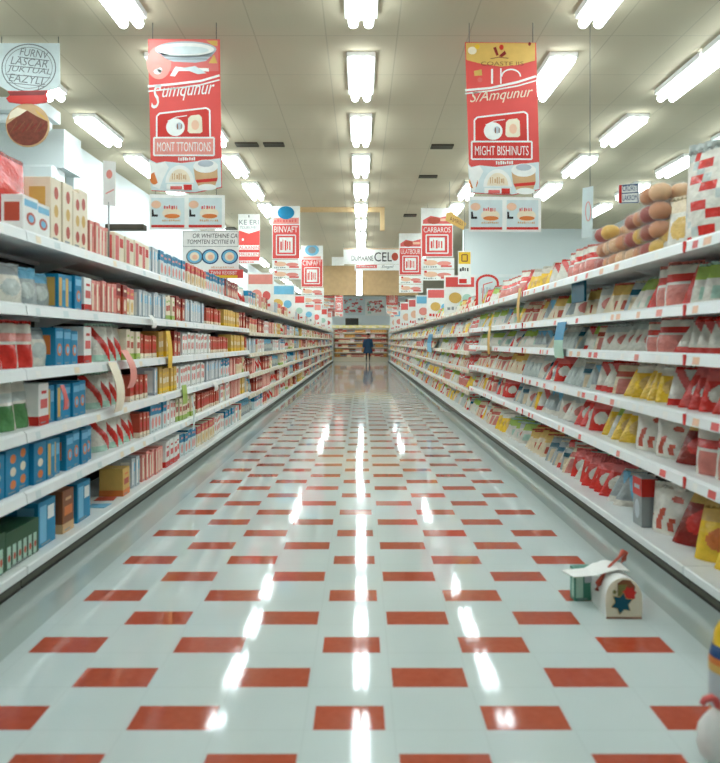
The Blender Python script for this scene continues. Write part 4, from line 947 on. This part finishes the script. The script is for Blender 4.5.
# ------------------------------------------------------------------ person at the far end
e = empty('person', (.43, 43.2, 0), 'person in a long blue coat walking at the far end of the aisle', 'person')
J = [(0, 0, .95), (0, 0, 1.15), (0, 0, 1.38), (0, -.01, 1.50), (0, -.02, 1.60), (0, -.02, 1.70),
     (.19, 0, 1.42), (.24, .02, 1.14), (.25, -.06, .90), (.25, -.08, .82), (-.19, 0, 1.42), (-.24, -.02, 1.14), (-.25, -.10, .90), (-.25, -.12, .82),
     (.09, 0, .90), (.095, -.05, .50), (.10, -.04, .09), (.10, -.17, .04), (-.09, 0, .90), (-.095, .05, .50), (-.10, .12, .10), (-.10, .0, .04)]
E = [(0, 1), (1, 2), (2, 3), (3, 4), (4, 5), (2, 6), (6, 7), (7, 8), (8, 9), (2, 10), (10, 11), (11, 12), (12, 13), (0, 14), (14, 15), (15, 16), (16, 17), (0, 18), (18, 19), (19, 20), (20, 21)]
RAD = [.14, .13, .14, .055, .085, .08, .065, .048, .036, .03, .065, .048, .036, .03, .09, .06, .042, .035, .09, .06, .042, .035]
me = bpy.data.meshes.new('body'); me.from_pydata(J, E, []); tmp = bpy.data.objects.new('tmp', me); COL.objects.link(tmp)
tmp.modifiers.new('Skin', 'SKIN'); ss = tmp.modifiers.new('Sub', 'SUBSURF'); ss.levels = 2
for v, r_ in zip(me.skin_vertices[0].data, RAD): v.radius = (r_, r_ * .85)
me.skin_vertices[0].data[0].use_root = True
dg = bpy.context.evaluated_depsgraph_get(); dg.update()
bme2 = bpy.data.meshes.new_from_object(tmp.evaluated_get(dg)); bpy.data.objects.remove(tmp)
bme2.materials.clear(); bme2.materials.append(MATS['skin']); bme2.materials.append(MATS['trouser']); bme2.materials.append(MATS['shoe']); bme2.materials.append(MATS['blackink'])
for p_ in bme2.polygons:
    p_.use_smooth = True; c = p_.center
    p_.material_index = 2 if c.z < .1 else (1 if c.z < .95 and abs(c.x) < .2 else 0)
link('body', bme2, e)
fm = M()
for sx in (-1, 1): fm.lathe([(.004, -.012), (.012, 0), (.004, .012)], 'blackink', 8, (sx * .032, -.098, 1.655))
fm.tube([(0, -.10, 1.65), (0, -.118, 1.61)], [.008, .014], 'skin', 6); fm.box(-.028, -.098, 1.565, .028, -.088, 1.577, 'darkmouth' if 'darkmouth' in MATS else 'paper_darkred'); fm.build('face', e)
q = M(); n = 20; vs = []; fs = []
ring = [(1.46, .10, .085), (1.42, .2, .12), (1.25, .21, .15), (1.02, .2, .16), (.8, .25, .2), (.55, .30, .24)]
for z, a, b_ in ring:
    for j in range(n): vs.append((a * math.cos(2 * PI * j / n) * (1 + .03 * math.sin(5 * j)), b_ * math.sin(2 * PI * j / n), z))
for k in range(len(ring) - 1):
    for j in range(n): fs.append((k * n + j, (k + 1) * n + j, (k + 1) * n + (j + 1) % n, k * n + (j + 1) % n))
q.raw(vs, fs, 'coatblue', True)
for s_, dy in ((1, 0), (-1, -.04)): q.tube([(s_ * .17, 0, 1.42), (s_ * .25, .01 + dy * .5, 1.14), (s_ * .265, -.06 + dy, .9)], [.085, .075, .065], 'coatblue', 10)
q.build('coat', e)
q = M(); n = 14; vs = []; fs = []
for k in range(7):
    a = PI / 2 - k * PI / 11
    for j in range(n):
        b_ = 2 * PI * j / n; lowf = .8 if math.sin(b_) < -.3 and k > 3 else 1
        vs.append((.098 * math.cos(a) * math.cos(b_), .0 + .105 * math.cos(a) * math.sin(b_) * lowf, 1.68 + .105 * math.sin(a)))
for k in range(6):
    for j in range(n): fs.append((k * n + j, (k + 1) * n + j, (k + 1) * n + (j + 1) % n, k * n + (j + 1) % n))
q.raw(vs, fs, 'hair', True); q.build('hair', e)

# ------------------------------------------------------------------ world, camera, view
w = bpy.data.worlds.new('World'); SC.world = w; w.use_nodes = True
w.node_tree.nodes['Background'].inputs[0].default_value = (.7, .8, .85, 1); w.node_tree.nodes['Background'].inputs[1].default_value = .3
cam = bpy.data.cameras.new('camera'); co = bpy.data.objects.new('camera', cam); COL.objects.link(co)
co.location = (0, 0, EYE); co.rotation_euler = (PI / 2, 0, 0)
cam.sensor_fit = 'HORIZONTAL'; cam.sensor_width = 36; cam.lens = F / 720 * 36
cam.shift_x = -1 / 720; cam.shift_y = -(381.5 - HY) / 720
cam.dof.use_dof = True; cam.dof.focus_distance = 11; cam.dof.aperture_fstop = 2.6
cam.clip_start = .05; cam.clip_end = 200
SC.camera = co
vs_ = SC.view_settings; SC.display_settings.display_device = 'sRGB'
vs_.view_transform = 'Standard'; vs_.look = 'None'; vs_.exposure = 0.5; vs_.gamma = 1; vs_.use_curve_mapping = False
